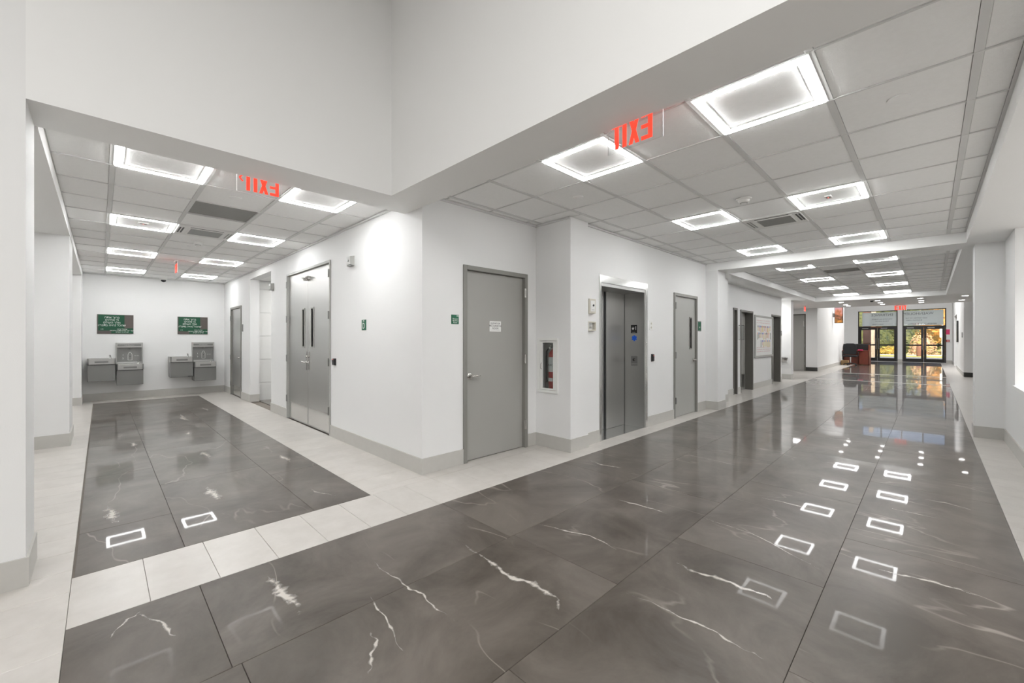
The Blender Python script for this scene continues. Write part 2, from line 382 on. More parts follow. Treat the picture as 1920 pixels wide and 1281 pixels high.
for (x0, x1, y0, y1) in [(9.12, 34.7, 2.91, 3.51), (17.85, 18.05, -.41, 2.91), (21.55, 21.85, -.41, 2.91), (34.45, 34.7, -.41, 2.91), (9, 34.7, -1.02, -.41),
        (2.34, 34.7, 3.51, 5.2), (-3, -.72, .6, 13.4), (-.72, -.12, 9.2, 13.4), (-.12, 1.71, 12.67, 13.4), (1.71, 2.34, 9.2, 13.4),
        (-6, -.12, -7, .6), (-.12, 3, -1.02, -.41), (-.12, 34.7, -7, -1.02), (-6, -3, .6, 3.6)]: far_slab(x0, x1, y0, y1)
far.build('far_floor_tiles', 'beige', floor, kind='stuff')
slab('floor_slab', 2.53, 5.4, 8.95, 10.7, -.008, .003, 'marble', floor)
# conspicuous white veins of the marble, feathered ribbons let into the slab tops
VE = [([(0.7, 2.81), (0.7, 2.58), (0.72, 2.4), (0.72, 2.22)], .045), ([(1.77, 2.43), (1.73, 2.01), (1.7, 1.72), (1.75, 1.55), (1.73, 1.4), (1.63, 1.29)], .028),
      ([(1.2, 2.62), (1.21, 2.31), (1.22, 2.08), (1.24, 1.95), (1.23, 1.74), (1.24, 1.57)], .010), ([(3.17, 1.95), (3.2, 1.76), (3.2, 1.39)], .016),
      ([(2.56, 1.18), (2.52, 1.03), (2.55, 0.83), (2.56, 0.64), (2.52, 0.52)], .024), ([(2.04, 1.25), (2.06, 1.01), (2.07, 0.77), (2.05, 0.58), (2.03, 0.47)], .010),
      ([(3.31, 0.31), (3.36, 0.1), (3.39, -0.11), (3.35, -0.26)], .018), ([(4.1, 1.11), (4.13, 0.84), (4.13, 0.54)], .014), ([(3.98, 2.79), (3.94, 2.55), (4.0, 2.23)], .018),
      ([(4.99, 1.92), (4.98, 1.62), (4.98, 1.41)], .014), ([(5.06, 0.08), (5.1, -0.08), (4.98, -0.31)], .014), ([(0.7, 4.82), (0.72, 4.55), (0.72, 4.26)], .055),
      ([(0.04, 4.88), (0.06, 4.57), (0.09, 4.27)], .05), ([(0.88, 6.41), (0.9, 6.16), (0.9, 5.84)], .045), ([(1.51, 5.61), (1.53, 5.29), (1.53, 5.07)], .04),
      ([(1.38, 4.09), (1.4, 3.88), (1.51, 3.68)], .012), ([(1.04, 9.93), (1.03, 9.19), (1.06, 8.83)], .05), ([(0.92, 1.92), (0.9, 1.8), (0.83, 1.7), (0.77, 1.62)], .014),
      ([(0.15, 3.25-.4), (0.1, 2.8), (-0.02, 2.62)], .010), ([(0.12, 2.88), (0.22, 2.61), (0.26, 2.44)], .012), ([(1.05, 2.2), (1.0, 1.9), (.95, 1.6)], .009),
      ([(3.0, .3), (3.3, .9), (3.35, 1.4)], .007), ([(4.6, .3), (4.62, -.1)], .012), ([(6.1, 2.4), (6.1, 2.0)], .014), ([(7.2, 1.2), (7.3, .7), (7.2, .3)], .014),
      ([(.3, 7.6), (.32, 7.2)], .05), ([(.95, 7.9), (.9, 7.5)], .04), ([(1.45, 10.4), (1.5, 9.9)], .05), ([(2.3, 2.2), (2.45, 1.7), (2.42, 1.4)], .010), ([(5.8, .9), (5.85, .5)], .012)]
vv, vf, ve = [], [], []
for path, w in VE:
    pts = []
    for (a, c) in zip(path, path[1:]):
        for k in range(10):
            t = k/10; pts.append(Vector((a[0]+(c[0]-a[0])*t, a[1]+(c[1]-a[1])*t, .0006)))
    pts.append(Vector((*path[-1], .0006))); n = len(pts); ph = random.random()*9
    for i, p in enumerate(pts):
        d = (pts[min(i+1, n-1)]-pts[max(i-1, 0)]).normalized(); s = Vector((-d.y, d.x, 0))
        p = p+s*(.007*math.sin(i*.5+ph)+.004*math.sin(i*1.3+ph))
        ww = w*1.45*(.35+.65*math.sin(PI*min(max(i/(n-1), .02), .98)))*(.75+.25*math.sin(i*.9+ph))*1.3
        b0 = len(vv); vv += [p-s*ww, p, p+s*ww]; ve += [0, .75*(.25+.75*math.sin(PI*min(max(i/(n-1), .0), 1))), .0]
        if i: vf += [(b0-3, b0, b0+1, b0-2), (b0-2, b0+1, b0+2, b0-1)]
me = bpy.data.meshes.new('marble_vein'); me.from_pydata(vv, [], vf); me.materials.append(M['vein'])
at = me.attributes.new('edge', 'FLOAT', 'POINT')
for i, e in enumerate(ve): at.data[i].value = e
o = bpy.data.objects.new('marble_vein', me); COL.objects.link(o); o.parent = floor; o['kind'] = 'stuff'

# ------------------------------------------------------------------ ceilings
RW, TW = .038, .012
def tile_ceiling(z, xs, ys, clip, skip, dark, run_axis):
    """grid ceiling: tiles between the lines xs, ys, each a part; clip(x0,x1,y0,y1) -> rect or None"""
    X0, X1, Y0, Y1 = xs[0], xs[-1], ys[0], ys[-1]
    c = struct('ceiling', B().box(X0, X1, Y0, Y1, z+.04, z+.10), 'void')
    g = B()
    hx, hy = (TW/2, RW/2) if run_axis == 'x' else (RW/2, TW/2)
    g2 = B()
    for i in range(len(xs)-1):
        for j in range(len(ys)-1):
            r = clip(xs[i], xs[i+1], ys[j], ys[j+1])
            if not r: continue
            a, b_, p, q = r
            if (i, j) in skip: continue
            if a < 4.08 < xs[i+1] and b_ < xs[i+1]-.1: slab('ceiling_tile', b_+.002, xs[i+1]-hx, p+hy, 3.2, z+.004, z+.02, 'tile', c, .002)
            m = 'grille' if (i, j) in dark else 'tile'
            slab('ceiling_tile', a+hx, b_-hx, p+hy, q-hy, z+(.004 if m == 'tile' else .012), z+.02, m, c, .002)
    runs = ys if run_axis == 'x' else xs; cross = xs if run_axis == 'x' else ys
    for y in runs:
        if run_axis == 'x': g.box(X0, X1, max(y-RW/2, Y0), min(y+RW/2, Y1), z-.002, z+.03)
        else: g.box(max(y-RW/2, X0), min(y+RW/2, X1), Y0, Y1, z-.002, z+.03)
    for x in cross:
        if run_axis == 'x': g2.box(max(x-TW/2, X0), min(x+TW/2, X1), Y0, Y1, z-.0035, z+.028)
        else: g2.box(X0, X1, max(x-TW/2, Y0), min(x+TW/2, Y1), z-.0035, z+.028)
    g.build('ceiling_runner', 'runner', c); g2.build('cross_tee', 'tee', c)
    return c
P = .6225
xm = [2.345]+[2.62+P*k for k in range(10)]+[8.57]
ym = [-.35]+[-.1775+P*k for k in range(7)]+[3.67]
def clip_main(a, b, p, q):
    if a >= 4.0: q = min(q, 3.2)
    if q-p < .03: return None
    if a < 4.08 and b > 4.08 and p > 2.9: b = 4.10
    return (a, b, p, q)
LM = [(2.62+4*P*k, y) for k in range(3) for y in (.445, 1.69)]
skm = {(1+4*k, 2) for k in range(3)} | {(1+4*k, 4) for k in range(3)} | {(6, 3)}
tile_ceiling(CM, xm, ym, clip_main, skm, set(), 'x')
PL = .63
xl = [-.3, .07, .70, 1.33, 1.96, 2.345]
yl = [4.0]+[4.24+PL*k for k in range(15)]+[13.26]
LL = [(x, 4.24+4*PL*k) for k in range(4) for x in (.07, 1.33)]
skl = {(1, 1+4*k) for k in range(4)} | {(3, 1+4*k) for k in range(4)} | {(2, 5)}
tile_ceiling(CL, xl, yl, lambda a, b, p, q: (a, b, p, q), skl, {(2, 3)}, 'y')
P2 = .6225
x2 = [9.15]+[9.93-P2+P2*k for k in range(1, 14)]+[18.3]
x2 = [9.15, 9.93-P2*0]+[9.93+P2*k for k in range(1, 14)]+[18.3]
y2 = [-.33]+[-.21+.63*k for k in range(5)]+[2.92]
L2 = [(9.93+4*P2*k if k < 3 else 9.93+12*P2, y) for k in range(4) for y in (.42, 1.68)]
sk2 = {(1+4*k, 2) for k in range(4)} | {(1+4*k, 4) for k in range(4)}
tile_ceiling(CM, x2, y2, lambda a, b, p, q: (a, b, p, q) if b-a > .05 else None, sk2, {(3, 3)}, 'x')
# headers and soffits (painted)
struct('trim_header_front', B().box(-.3, 1.95, 3.585, 4.01, 2.745, TOP), 'soffit')
struct('trim_header_side', B().box(1.95, 2.345, -7, 3.66, 2.745, TOP).box(1.95, 2.345, 3.66, 4.01, 2.745, TOP), 'soffit')
struct('trim_beam', B().box(8.57, 9.15, -.33, 3.16, S, 3.2), 'soffit')
struct('trim_soffit_right', B().box(2.345, 8.57, -1.3, -.35, S, 3.2).box(8.57, 18.3, -1.4, -.33, S, 3.2), 'soffit')
struct('trim_soffit_left', B().box(9.15, 18.3, 2.92, 5.2, S, 3.2), 'soffit')
struct('trim_soffit_far', B().box(18.3, 22.3, -1.4, 5.2, S, 3.2), 'soffit')
struct('trim_soffit_alcove', B().box(-3, -.3, 4.0, 13.25, S, 3.2), 'soffit')
struct('ceiling', B().box(-6.2, 34.9, -7.2, 16.2, TOP, TOP+.2), 'paint')  # unseen roof slab, added to keep the sun out of the rooms
struct('ceiling', B().box(2.5, 5.4, 8.9, 10.9, 2.72, 2.8), 'tile')
# thin shadow bead where tile ceiling meets the walls
tb = B().box(4.08, 8.57, 3.135, 3.16, CM-.022, CM).box(2.345, 4.08, 3.645, 3.67, CM-.022, CM).box(4.055, 4.08, 3.1, 3.67, CM-.022, CM)
struct('trim_main', tb, 'tee')
struct('trim_left', B().box(2.315, 2.34, 4.01, 13.25, CL-.022, CL).box(-.3, 2.34, 13.225, 13.25, CL-.022, CL), 'tee')

# ------------------------------------------------------------------ walls
W = 'paint'
wallX('wall_left_hall', 2.34, 2.52, 3.67, 13.25, 0, 3.3, [(6.04, 8.0, 0, 2.525), (8.98, 10.56, 0, 2.71), (11.34, 12.46, 0, 2.18)])
wallY('wall_mechanical', 3.67, 3.85, 2.52, 4.08, 0, 3.3, [(2.867, 3.909, 0, 2.222)])
wallX('wall_pillar', 4.08, 4.18, 3.10, 3.85, 0, 3.3, [(3.33, 3.59, .70, 1.405)])
struct('wall_pillar_front', B().box(4.18, 4.45, 3.10, 3.28, 0, 3.3), W)
struct('wall_shaft', B().box(4.45, 4.55, 3.28, 3.85, 0, 3.3), W)
wallY('wall_elevator', 3.16, 3.28, 4.45, 8.57, 0, 3.3, [(4.79, 6.14, 0, 2.262), (7.1, 8.13, 0, 2.205)])
struct('wall_column_middle', B().box(8.57, 9.0, 2.93, 3.6, 0, S), W)
struct('wall_column_return', B().box(9.0, 9.95, 3.185, 3.6, 0, S), W)
wallY('wall_restroom', 3.45, 3.62, 9.95, 15.9, 0, S, [(11.13, 11.45, 0, 2.17), (11.69, 12.76, 0, 2.15), (14.66, 15.73, 0, 2.15)])
struct('wall_restroom_end', B().box(15.73, 15.9, 3.62, 4.7, 0, S), W)
struct('wall_fountain', B().box(17.05, 17.4, 3.42, 5.2, 0, S), W)
struct('wall_alcove', B().box(15.9, 17.05, 4.7, 4.85, 0, S), W)
wallX('wall_lobby_return', 22.0, 22.15, 3.45, 5.2, 0, S, [(3.86, 4.9, 0, 2.5)])
struct('wall_lobby_left', B().box(22.15, 29.9, 3.45, 3.6, 0, TOP).box(29.8, 29.9, 3.6, 5.2, 0, TOP).box(17.05, 34.7, 5.2, 5.35, 0, TOP), W)
# entrance wall
wallX('wall_entrance', 34.6, 34.85, -7, 5.2, 0, TOP, [(1.423, 3.284, 0, 3.16), (-.63, 1.209, 0, 3.18), (-.60, 3.10, 4.15, 4.78)])
struct('wall_lobby_right', B().box(22.7, 28.3, -1.0, -.86, 0, TOP).box(28.3, 31.6, -1.0, -.86, 2.55, TOP).box(31.6, 34.6, -1.0, -.86, 0, TOP).box(28.2, 31.7, -1.75, -1.6, 0, TOP), W)
struct('wall_right_far', B().box(9.16, 22.7, -1.25, -1.10, 0, S).box(22.6, 22.7, -1.1, -.86, 0, TOP), W)
struct('wall_right_column', B().box(8.8, 9.16, -1.25, -.44, 0, S), W)
wallY('wall_right', -.84, -.72, 2.345, 8.8, 0, S, [(3.2, 7.88, .81, S)])
struct('window_1', B().box(3.2, 7.88, -.90, -.70, .785, .828), 'white')
struct('wall_side_room', B().box(2.345, 9.1, -3.4, -3.3, 0, TOP).box(2.345, 2.45, -3.3, -.84, 0, TOP).box(9.0, 9.1, -3.3, -1.25, 0, TOP), W)
# left hall
struct('wall_near_column', B().box(-3, -.3, 3.585, 4.0, 0, TOP), W)
struct('wall_column_left', B().box(-3, -.29, 7.90, 8.70, 0, S), W)
struct('wall_column_back', B().box(-3, -.29, 12.56, 13.25, 0, S), W)
struct('wall_far_left', B().box(-3.1, -3, 4.0, 13.4, 0, 3.3), W)
struct('wall_back', B().box(-3, 2.6, 13.25, 13.4, 0, 3.3), W)
struct('trim_left_hall_beam', B().box(-.3, -.285, 4.01, 13.25, S, CL+.02), 'soffit')
# unseen outer shell, added so no sun leaks into the halls
struct('wall_unseen_shell', B().box(-6.2, -6, -7.2, 16.2, -.25, TOP).box(-6, 34.85, -7.2, -7, -.25, TOP).box(-6, 2.5, 16, 16.2, -.25, TOP).box(2.5, 34.85, 5.35, 5.5, -.25, TOP).box(5.4, 5.55, 5.5, 16.2, -.25, TOP).box(2.5, 5.4, 16, 16.2, -.25, TOP), W)
# passage behind the opening: tiled wall
pw = struct('wall_passage', B().box(2.52, 5.4, 10.72, 10.9, 0, 2.75).box(2.52, 5.4, 8.8, 8.98, 0, 2.75).box(5.3, 5.4, 8.98, 10.72, 0, 2.75), W)
zz = [0, .40, .93, 1.46, 1.99, 2.52, 2.71]
for a, c in zip(zz, zz[1:]):
    for xa, xc in [(2.53, 3.2), (3.2, 4.25), (4.25, 5.3)]:
        B().box(xa+.004, xc-.004, 10.703, 10.72, a+.004, c-.004).build('wall_tile', 'white', pw, bevel=.002)
# ------------------------------------------------------------------ baseboards
BH, BT = .163, .013
def bases(name, segs, material='base'):
    b = B()
    for s in segs:
        if s[0] == 'y': _, y, x0, x1 = s[:4]; dr = s[4] if len(s) > 4 else -1; b.box(x0, x1, min(y, y+dr*BT), max(y, y+dr*BT), 0, BH)
        else: _, x, y0, y1 = s[:4]; dr = s[4] if len(s) > 4 else -1; b.box(min(x, x+dr*BT), max(x, x+dr*BT), y0, y1, 0, BH)
    o = b.build(name, material); o['kind'] = 'structure'; return o
bases('baseboard_left_hall', [('x', 2.34, 3.657, 6.04), ('x', 2.34, 8.0, 8.98), ('x', 2.34, 10.56, 11.34), ('x', 2.34, 12.46, 13.25), ('y', 10.56, 2.327, 2.52), ('x', 2.52, 10.56, 10.7, -1)])
bases('baseboard_mechanical', [('y', 3.67, 2.34, 2.867), ('y', 3.67, 3.909, 4.067)])
bases('baseboard_pillar', [('x', 4.08, 3.087, 3.67), ('y', 3.10, 4.08, 4.45), ('y', 3.16, 4.45, 4.79)])
bases('baseboard_elevator', [('y', 3.16, 6.14, 7.1), ('y', 3.16, 8.13, 8.57), ('x', 8.57, 2.917, 3.16), ('y', 2.93, 8.57, 9.0), ('y', 3.185, 9.0, 9.95)])
bases('baseboard_restroom', [('y', 3.45, 9.95, 11.13), ('y', 3.45, 11.45, 11.69), ('y', 3.45, 12.76, 14.66), ('y', 3.45, 15.73, 15.9)])
bases('baseboard_fountain', [('x', 17.05, 3.407, 4.7), ('y', 3.42, 17.05, 17.4), ('y', 4.7, 15.9, 17.05)])
bases('baseboard_lobby_return', [('x', 22.0, 3.44, 3.86)], 'rubber')
bases('baseboard_lobby_left', [('y', 3.45, 22.15, 29.9)])
bases('baseboard_entrance', [('x', 34.6, 1.209, 1.423), ('x', 34.6, -.86, -.63), ('x', 34.6, 3.284, 5.2)])
bases('baseboard_lobby_right', [('y', -.86, 22.7, 28.3, 1), ('y', -.86, 31.6, 34.6, 1)])
bases('baseboard_lobby_corner', [('x', 22.6, -1.1, -.86)], 'rubber')
bases('baseboard_right', [('x', 8.8, -.72, -.44), ('y', -.44, 8.787, 9.16, 1), ('y', -.72, 2.345, 8.787, 1), ('y', -1.1, 9.16, 22.6, 1)])
bases('baseboard_near_column', [('y', 3.585, -3, -.3), ('x', -.3, 3.572, 4.0, 1)])
bases('baseboard_left_columns', [('y', 7.9, -3, -.29), ('x', -.29, 7.887, 8.7, 1), ('y', 12.56, -3, -.29), ('x', -.29, 12.547, 13.25, 1)])
bases('baseboard_back', [('y', 13.25, -.29, 2.34)])

# ------------------------------------------------------------------ hardware helpers (local wall frame)
def lever(root, x, y, z, dirx=1, plate=False, name='door_handle'):
    b = B()
    if plate: b.box(x-.022, x+.022, y-.13, y+.17, z, z+.008); b.cyl((x, y+.09, z+.006), 'z', .016, .012, 14)
    else: b.lathe((x, y, z), [(.036, 0), (.036, .006), (.03, .011), (.018, .013), (.016, .02)], 24)
    b.tube([(x, y, z+.01), (x, y, z+.05), (x+dirx*.012, y+.001, z+.06), (x+dirx*.06, y+.004, z+.061), (x+dirx*.115, y, z+.056), (x+dirx*.125, y-.001, z+.052)],
           [.011, .011, .012, .0105, .008, .004], 12)
    return b.build(name, 'chrome', root, smooth=True)
def hinge(root, x, y, z, h=.115, material='dkmetal'):
    b = B().box(x-.018, x+.018, y, y+h, z, z+.004).cyl((x, y, z+.006), 'y', .008, h, 12)
    for k in range(1, 4): b.cyl((x, y+h*k/4-.001, z+.006), 'y', .0088, .002, 12)
    return b.build('hinge', material, root, smooth=True)
def door(name, mtx, w, h, leafmat, framemat, hinge_side, label, fw=.05, window=None, leaves=1, rec=.03, hz=(.25, 1.05, 1.92), kick=None, lev=1.0, handle=True, hmat='dkmetal'):
    r = thing(name, mtx, label, 'door', kind='structure')
    b = B()
    b.box(0, fw, 0, h, -.12, .018).box(w-fw, w, 0, h, -.12, .018).box(fw, w-fw, h-fw, h, -.12, .018)
    b.box(fw, fw+.015, 0, h-fw, -.12, -rec-.045).box(w-fw-.015, w-fw, 0, h-fw, -.12, -rec-.045)
    b.build('door_frame', framemat, r, bevel=.003)
    lw = (w-2*fw)/leaves
    for k in range(leaves):
        x0, x1 = fw+lw*k+.003, fw+lw*(k+1)-.003
        if window:
            wx, ww, wy0, wy1 = window[k]
            lb = B()
            for (p, q, c, d) in wall_holes(x0, x1, .008, h-fw-.003, [(wx, wx+ww, wy0, wy1)]): lb.box(p, q, c, d, -rec-.042, -rec)
            lf = lb.build('door_leaf', leafmat, r)
            v = B(); t = .022
            for (p, q, c, d) in [(wx-t, wx+ww+t, wy0-t, wy0), (wx-t, wx+ww+t, wy1, wy1+t), (wx-t, wx, wy0, wy1), (wx+ww, wx+ww+t, wy0, wy1)]: v.box(p, q, c, d, -rec-.03, -rec+.012)
            v.build('vision_frame', framemat, lf, bevel=.003)
            B().box(wx, wx+ww, wy0, wy1, -rec-.025, -rec-.02).build('glass_pane', 'dkglass', lf)
            B().box(wx-.01, wx+ww+.01, wy0-.01, wy1+.01, -rec-.10, -rec-.095).build('vision_backing', 'rubber', lf) if False else None
        else: lf = B().box(x0, x1, .008, h-fw-.003, -rec-.042, -rec).build('door_leaf', leafmat, r, bevel=.002)
        hs = hinge_side if leaves == 1 else ('l' if k == 0 else 'r')
        xh = x0-.002 if hs == 'l' else x1+.002
        for z in hz: hinge(r, xh, z, -rec+.001 if rec < .02 else .0185, material=hmat)
        if kick: B().box(x0+.02, x1-.02, .03, kick, -rec, -rec+.002).build('kick_plate', 'steelbright', lf)
        if handle:
            if leaves == 2: lever(lf, x1-.05 if k == 0 else x0+.05, lev, -rec, -1 if k == 0 else 1, True)
            else: lever(lf, x1-.065 if hs == 'l' else x0+.065, lev, -rec, -1 if hs == 'l' else 1)
    return r
def dark_behind(y=None, x=None, rng=None): pass
# mechanical room door
d1 = door('door_1', onY(3.67, 2.867), 1.042, 2.222, 'door', 'frame', 'r', 'grey flush door with a white paper notice, next to the outer wall corner', hz=(.24, 1.08, 1.92), lev=.968, hmat='chrome')
s = thing('door_notice', onY(3.70, 3.382, 1.543), 'square white notice with three grey lines of lettering on the grey mechanical room door', 'notice')
B().box(-.092, .092, -.062, .062, -.001, .003).build('plate', 'white', s, bevel=.001)
for i, tx in enumerate(('ELEVATOR', 'MECHANICAL', 'ROOM')): text('lettering', tx, .032, 'greyprint', s, 0, .035-.03*i, .0035)
B().box(-.07, .07, -.046, -.044, .003, .0038).build('underline', 'greyprint', s)
# stair door
d2 = door('door_2', onY(3.16, 7.1), 1.03, 2.205, 'doorlt', 'frame', 'l', 'light grey door with a narrow vision panel, right of the elevator', window=[(.735, .075, 1.22, 1.78)], rec=.02, lev=1.0)
# double door
d3 = door('door_3', onX(2.34, 8.0), 1.96, 2.525, 'steeldoor', 'doorlt', 'l', 'tall pair of brushed steel doors with two narrow vision panels and kick plates', leaves=2, fw=.035,
          window=[(.735, .085, 1.27, 1.87), (1.135, .085, 1.27, 1.87)], kick=.30, rec=.02, hz=(.30, 1.0, 1.68, 2.28), lev=1.02)
b = B()
for sgn in (-1, 1):
    b.tube([(.98+sgn*.02, 2.36, -.02), (.98+sgn*.03, 2.36, .03), (.98+sgn*.10, 2.372, .045)], [.012, .016, .010], 10); b.cyl((.98+sgn*.06, 2.35, -.02), 'z', .022, .05, 12); b.cyl((.98+sgn*.12, 2.375, -.02), 'z', .012, .06, 10)
b.build('roller_latch', 'steelbright', d3, smooth=True)
# small steel door at the end of the left hall
d4 = door('door_4', onX(2.34, 12.46), 1.12, 2.18, 'steeldoor', 'frame', 'l', 'narrow seen brushed steel door beside the end wall with the drinking fountains', rec=.02, hz=(.22, .88, 1.85), lev=.95, kick=.24)
# restroom doors set back in their frames
def recessed(name, x0, w, h, label, leafx=0, depth=.175):
    r = thing(name, onY(3.45, x0), label, 'door', kind='structure')
    b = B()
    for (a, c) in ((0, .05), (w-.05, w)): b.box(a, c, 0, h, -.17, .015)
    b.box(0, w, h-.05, h, -.17, .015).box(0, .06, 0, h, -depth-.06, -.17).box(w-.06, w, 0, h, -depth-.06, -.17).box(0, w, h-.06, h, -depth-.06, -.17)
    b.build('door_frame', 'dkframe', r, bevel=.004)
    lf = B().box(.06, w-.06, .01, h-.06, -depth-.05, -depth).build('door_leaf', 'door', r)
    B().box(.12, w-.12, .08, .42, -depth, -depth+.004).build('kick_plate', 'dkmetal', lf)
    return r, lf
recessed('door_5', 11.13, .32, 2.17, 'very narrow dark framed opening just past the white pilaster')
d6, lf6 = recessed('door_6', 11.69, 1.07, 2.15, 'recessed grey restroom door left of the framed photo board')
d7, lf7 = recessed('door_7', 14.66, 1.07, 2.15, 'recessed grey restroom door right of the framed photo board')
b = B().tube([(.62, 1.78, -.26), (.78, 1.62, -.24), (.92, 1.45, -.2)], .012, 8).box(.55, .68, 1.76, 1.82, -.32, -.24); b.build('door_closer', 'chrome', lf7)
struct('wall_restroom_inner', B().box(11.0, 15.73, 3.9, 4.0, 0, S), 'paint')
# far grey door
d8 = door('door_8', onX(22.0, 4.9), 1.04, 2.5, 'door', 'dkframe', 'r', 'tall plain grey door at the end of the side recess before the lobby', rec=.03, lev=1.0, handle=False)
B().box(.94, .97, 1.95, 2.2, -.03, -.02).build('door_closer', 'chrome', d8)

# ------------------------------------------------------------------ elevator
e = thing('elevator_door', onY(3.16, 4.79), 'brushed steel elevator entrance with two closed sliding panels and deep side return', 'elevator')
w, h, D = 1.35, 2.262, .345
B().box(0, .045, 0, h, -.11, .012).box(w-.065, w, 0, h, -.11, .012).box(.045, w-.065, h-.10, h, -.11, .012).build('entrance_frame', 'steelbright', e, bevel=.002)
B().box(.045, w-.065, h-.145, h-.10, -D, -.0).build('head_return', 'steel', e)
B().box(w-.09, w-.065, 0, h-.145, -D, -.0).build('right_return', 'steel', e)
B().box(.0, .045, 0, h-.10, -D, -.11).build('left_return', 'steel', e)
B().box(.045, .715, .006, h-.145, -D-.05, -D-.022).build('sliding_panel', 'steel', e, bevel=.003)
B().box(.722, w-.09, .006, h-.145, -D-.022, -D).build('sliding_panel', 'steel', e, bevel=.003)
B().box(w-.098, w-.09, 0, h-.145, -D-.01, -D+.002).build('panel_gap_shade', 'black', e)  # black strips put in as the dark gaps beside the sliding panels
B().box(.69, .722, 0, h-.145, -D-.05, -D-.012).build('panel_gap_shade', 'black', e)
B().box(.0, w, -.004, .004, -D-.1, -.0).build('sill', 'steelbright', e)
B().box(w-.05, w-.012, .86, 1.34, .012, .018).build('hall_station', 'steelbright', e, bevel=.002)
# signs on the right return (it faces -X)
def on_return(y, z): return onX(4.79+1.26-.0005, y, z)
s = thing('floor_plate', on_return(3.335, 1.55), 'small black floor plate reading star and 1 on the steel return beside the elevator', 'sign')
B().box(-.053, .053, -.065, .065, 0, .003).build('plate', 'black', s)
st = []
for k in range(10):
    a = PI/2+k*PI/5; rr = .029 if k % 2 == 0 else .012; st.append((-.016+rr*math.cos(a), .01+rr*math.sin(a)))
B().prism(st, .003, .0045).build('star', 'print', s); text('numeral', '1', .085, 'print', s, .03, .012, .0035)
B().box(-.03, .025, -.052, -.049, .003, .004).build('braille', 'print', s)
s = thing('star_of_life', on_return(3.33, 1.405), 'blue six-armed medical emblem under the black floor plate', 'sign')
b = B()
for k in range(3):
    a = PI/2+k*PI/3; c, q = math.cos(a), math.sin(a); L_, w_ = .046, .014
    b.prism([(-L_*c+w_*q, -L_*q-w_*c), (L_*c+w_*q, L_*q-w_*c), (L_*c-w_*q, L_*q+w_*c), (-L_*c-w_*q, -L_*q+w_*c)], 0, .002+.0002*k)
b.build('emblem', 'blue', s)
s = thing('key_switch', on_return(3.33, 1.03), 'square call plate with a black key switch on the elevator side return', 'switch')
B().box(-.055, .055, -.07, .09, 0, .003).build('plate', 'steelsatin', s); B().cyl((0, .03, .003), 'z', .022, .012, 16).build('keyhole', 'black', s, smooth=True); B().box(.004, .028, .024, .036, .012, .02).build('key', 'chrome', s)
B().box(-.05, .05, -.056, -.054, .003, .004).box(-.05, .05, -.03, -.028, .003, .004).build('engraving', 'print', s)

# ------------------------------------------------------------------ wall fixtures near the elevator
def wallbox(name, mtx, w, h, d, material, label, cat, inner=None, extra=None, taperd=.006):
    r = thing(name, mtx, label, cat)
    B().taper(-w/2, w/2, -h/2, h/2, 0, d, taperd).build('housing', material, r, bevel=.002)
    if inner: B().box(-w/2+inner[0], w/2-inner[0], -h/2+inner[1], h/2-inner[1], d, d+.004).build('face', inner[2], r, bevel=.001)
    return r
r = wallbox('key_box', onY(3.16, 4.56, 1.82), .155, .20, .055, 'ivory', 'ivory wall box with a small black lock, upper of two left of the elevator', 'box', (.03, .03, 'white'))
B().cyl((.01, .01, .059), 'z', .014, .008, 14).build('lock', 'black', r, smooth=True); B().box(-.02, .03, -.05, -.046, .059, .0605).build('lettering', 'greyprint', r)
r = thing('annunciator_box', onY(3.16, 4.565, 1.56), 'ivory framed steel plate with a round button, lower of two left of the elevator', 'box')
b = B(); 
for q in [(-.09, .09, -.06, -.045), (-.09, .09, .045, .06), (-.09, -.072, -.045, .045), (.072, .09, -.045, .045)]: b.box(*q, 0, .045)
b.build('frame', 'ivory', r, bevel=.002); B().box(-.072, .072, -.045, .045, 0, .02).build('steel_plate', 'steelbright', r); B().lathe((0, -.005, .02), [(.012, 0), (.012, .01), (.006, .013)], 16).build('button', 'chrome', r, smooth=True)
r = wallbox('switch_plate', onY(3.16, 6.27, 1.61), .115, .155, .006, 'white', 'white wall plate with two small switches right of the elevator', 'switch')
[B().box(-.012, .012, q, q+.03, .006, .011).build('toggle', 'ivory', r) for q in (.015, -.05)]
r = wallbox('card_reader', onY(3.16, 6.31, 1.09), .07, .125, .03, 'black', 'black card reader between the elevator and the light grey door', 'card reader', taperd=.012)
B().box(-.004, .004, .03, .036, .03, .032).build('indicator', 'redled', r)
r = wallbox('room_sign', onY(3.16, 8.235, 1.64), .20, .20, .008, 'steelsatin', 'green and silver room sign right of the light grey stair door', 'sign', (.035, .02, 'green'))
B().box(-.03, .03, -.02, -.014, .012, .013).box(-.02, .02, -.035, -.029, .012, .013).build('raised_marks', 'print', r)
# sign left of mechanical door
r = wallbox('room_sign', onY(3.67, 2.757, 1.606), .105, .105, .006, 'green', 'square green sign reading Elevator Machine Room, left of the mechanical door', 'sign')
for i, tx in enumerate(('Elevator', 'Machine', 'Room')): text('lettering', tx, .022, 'print', r, 0, .005-.02*i, .0065)
text('numerals', '105', .022, 'print', r, .03, .038, .0065)
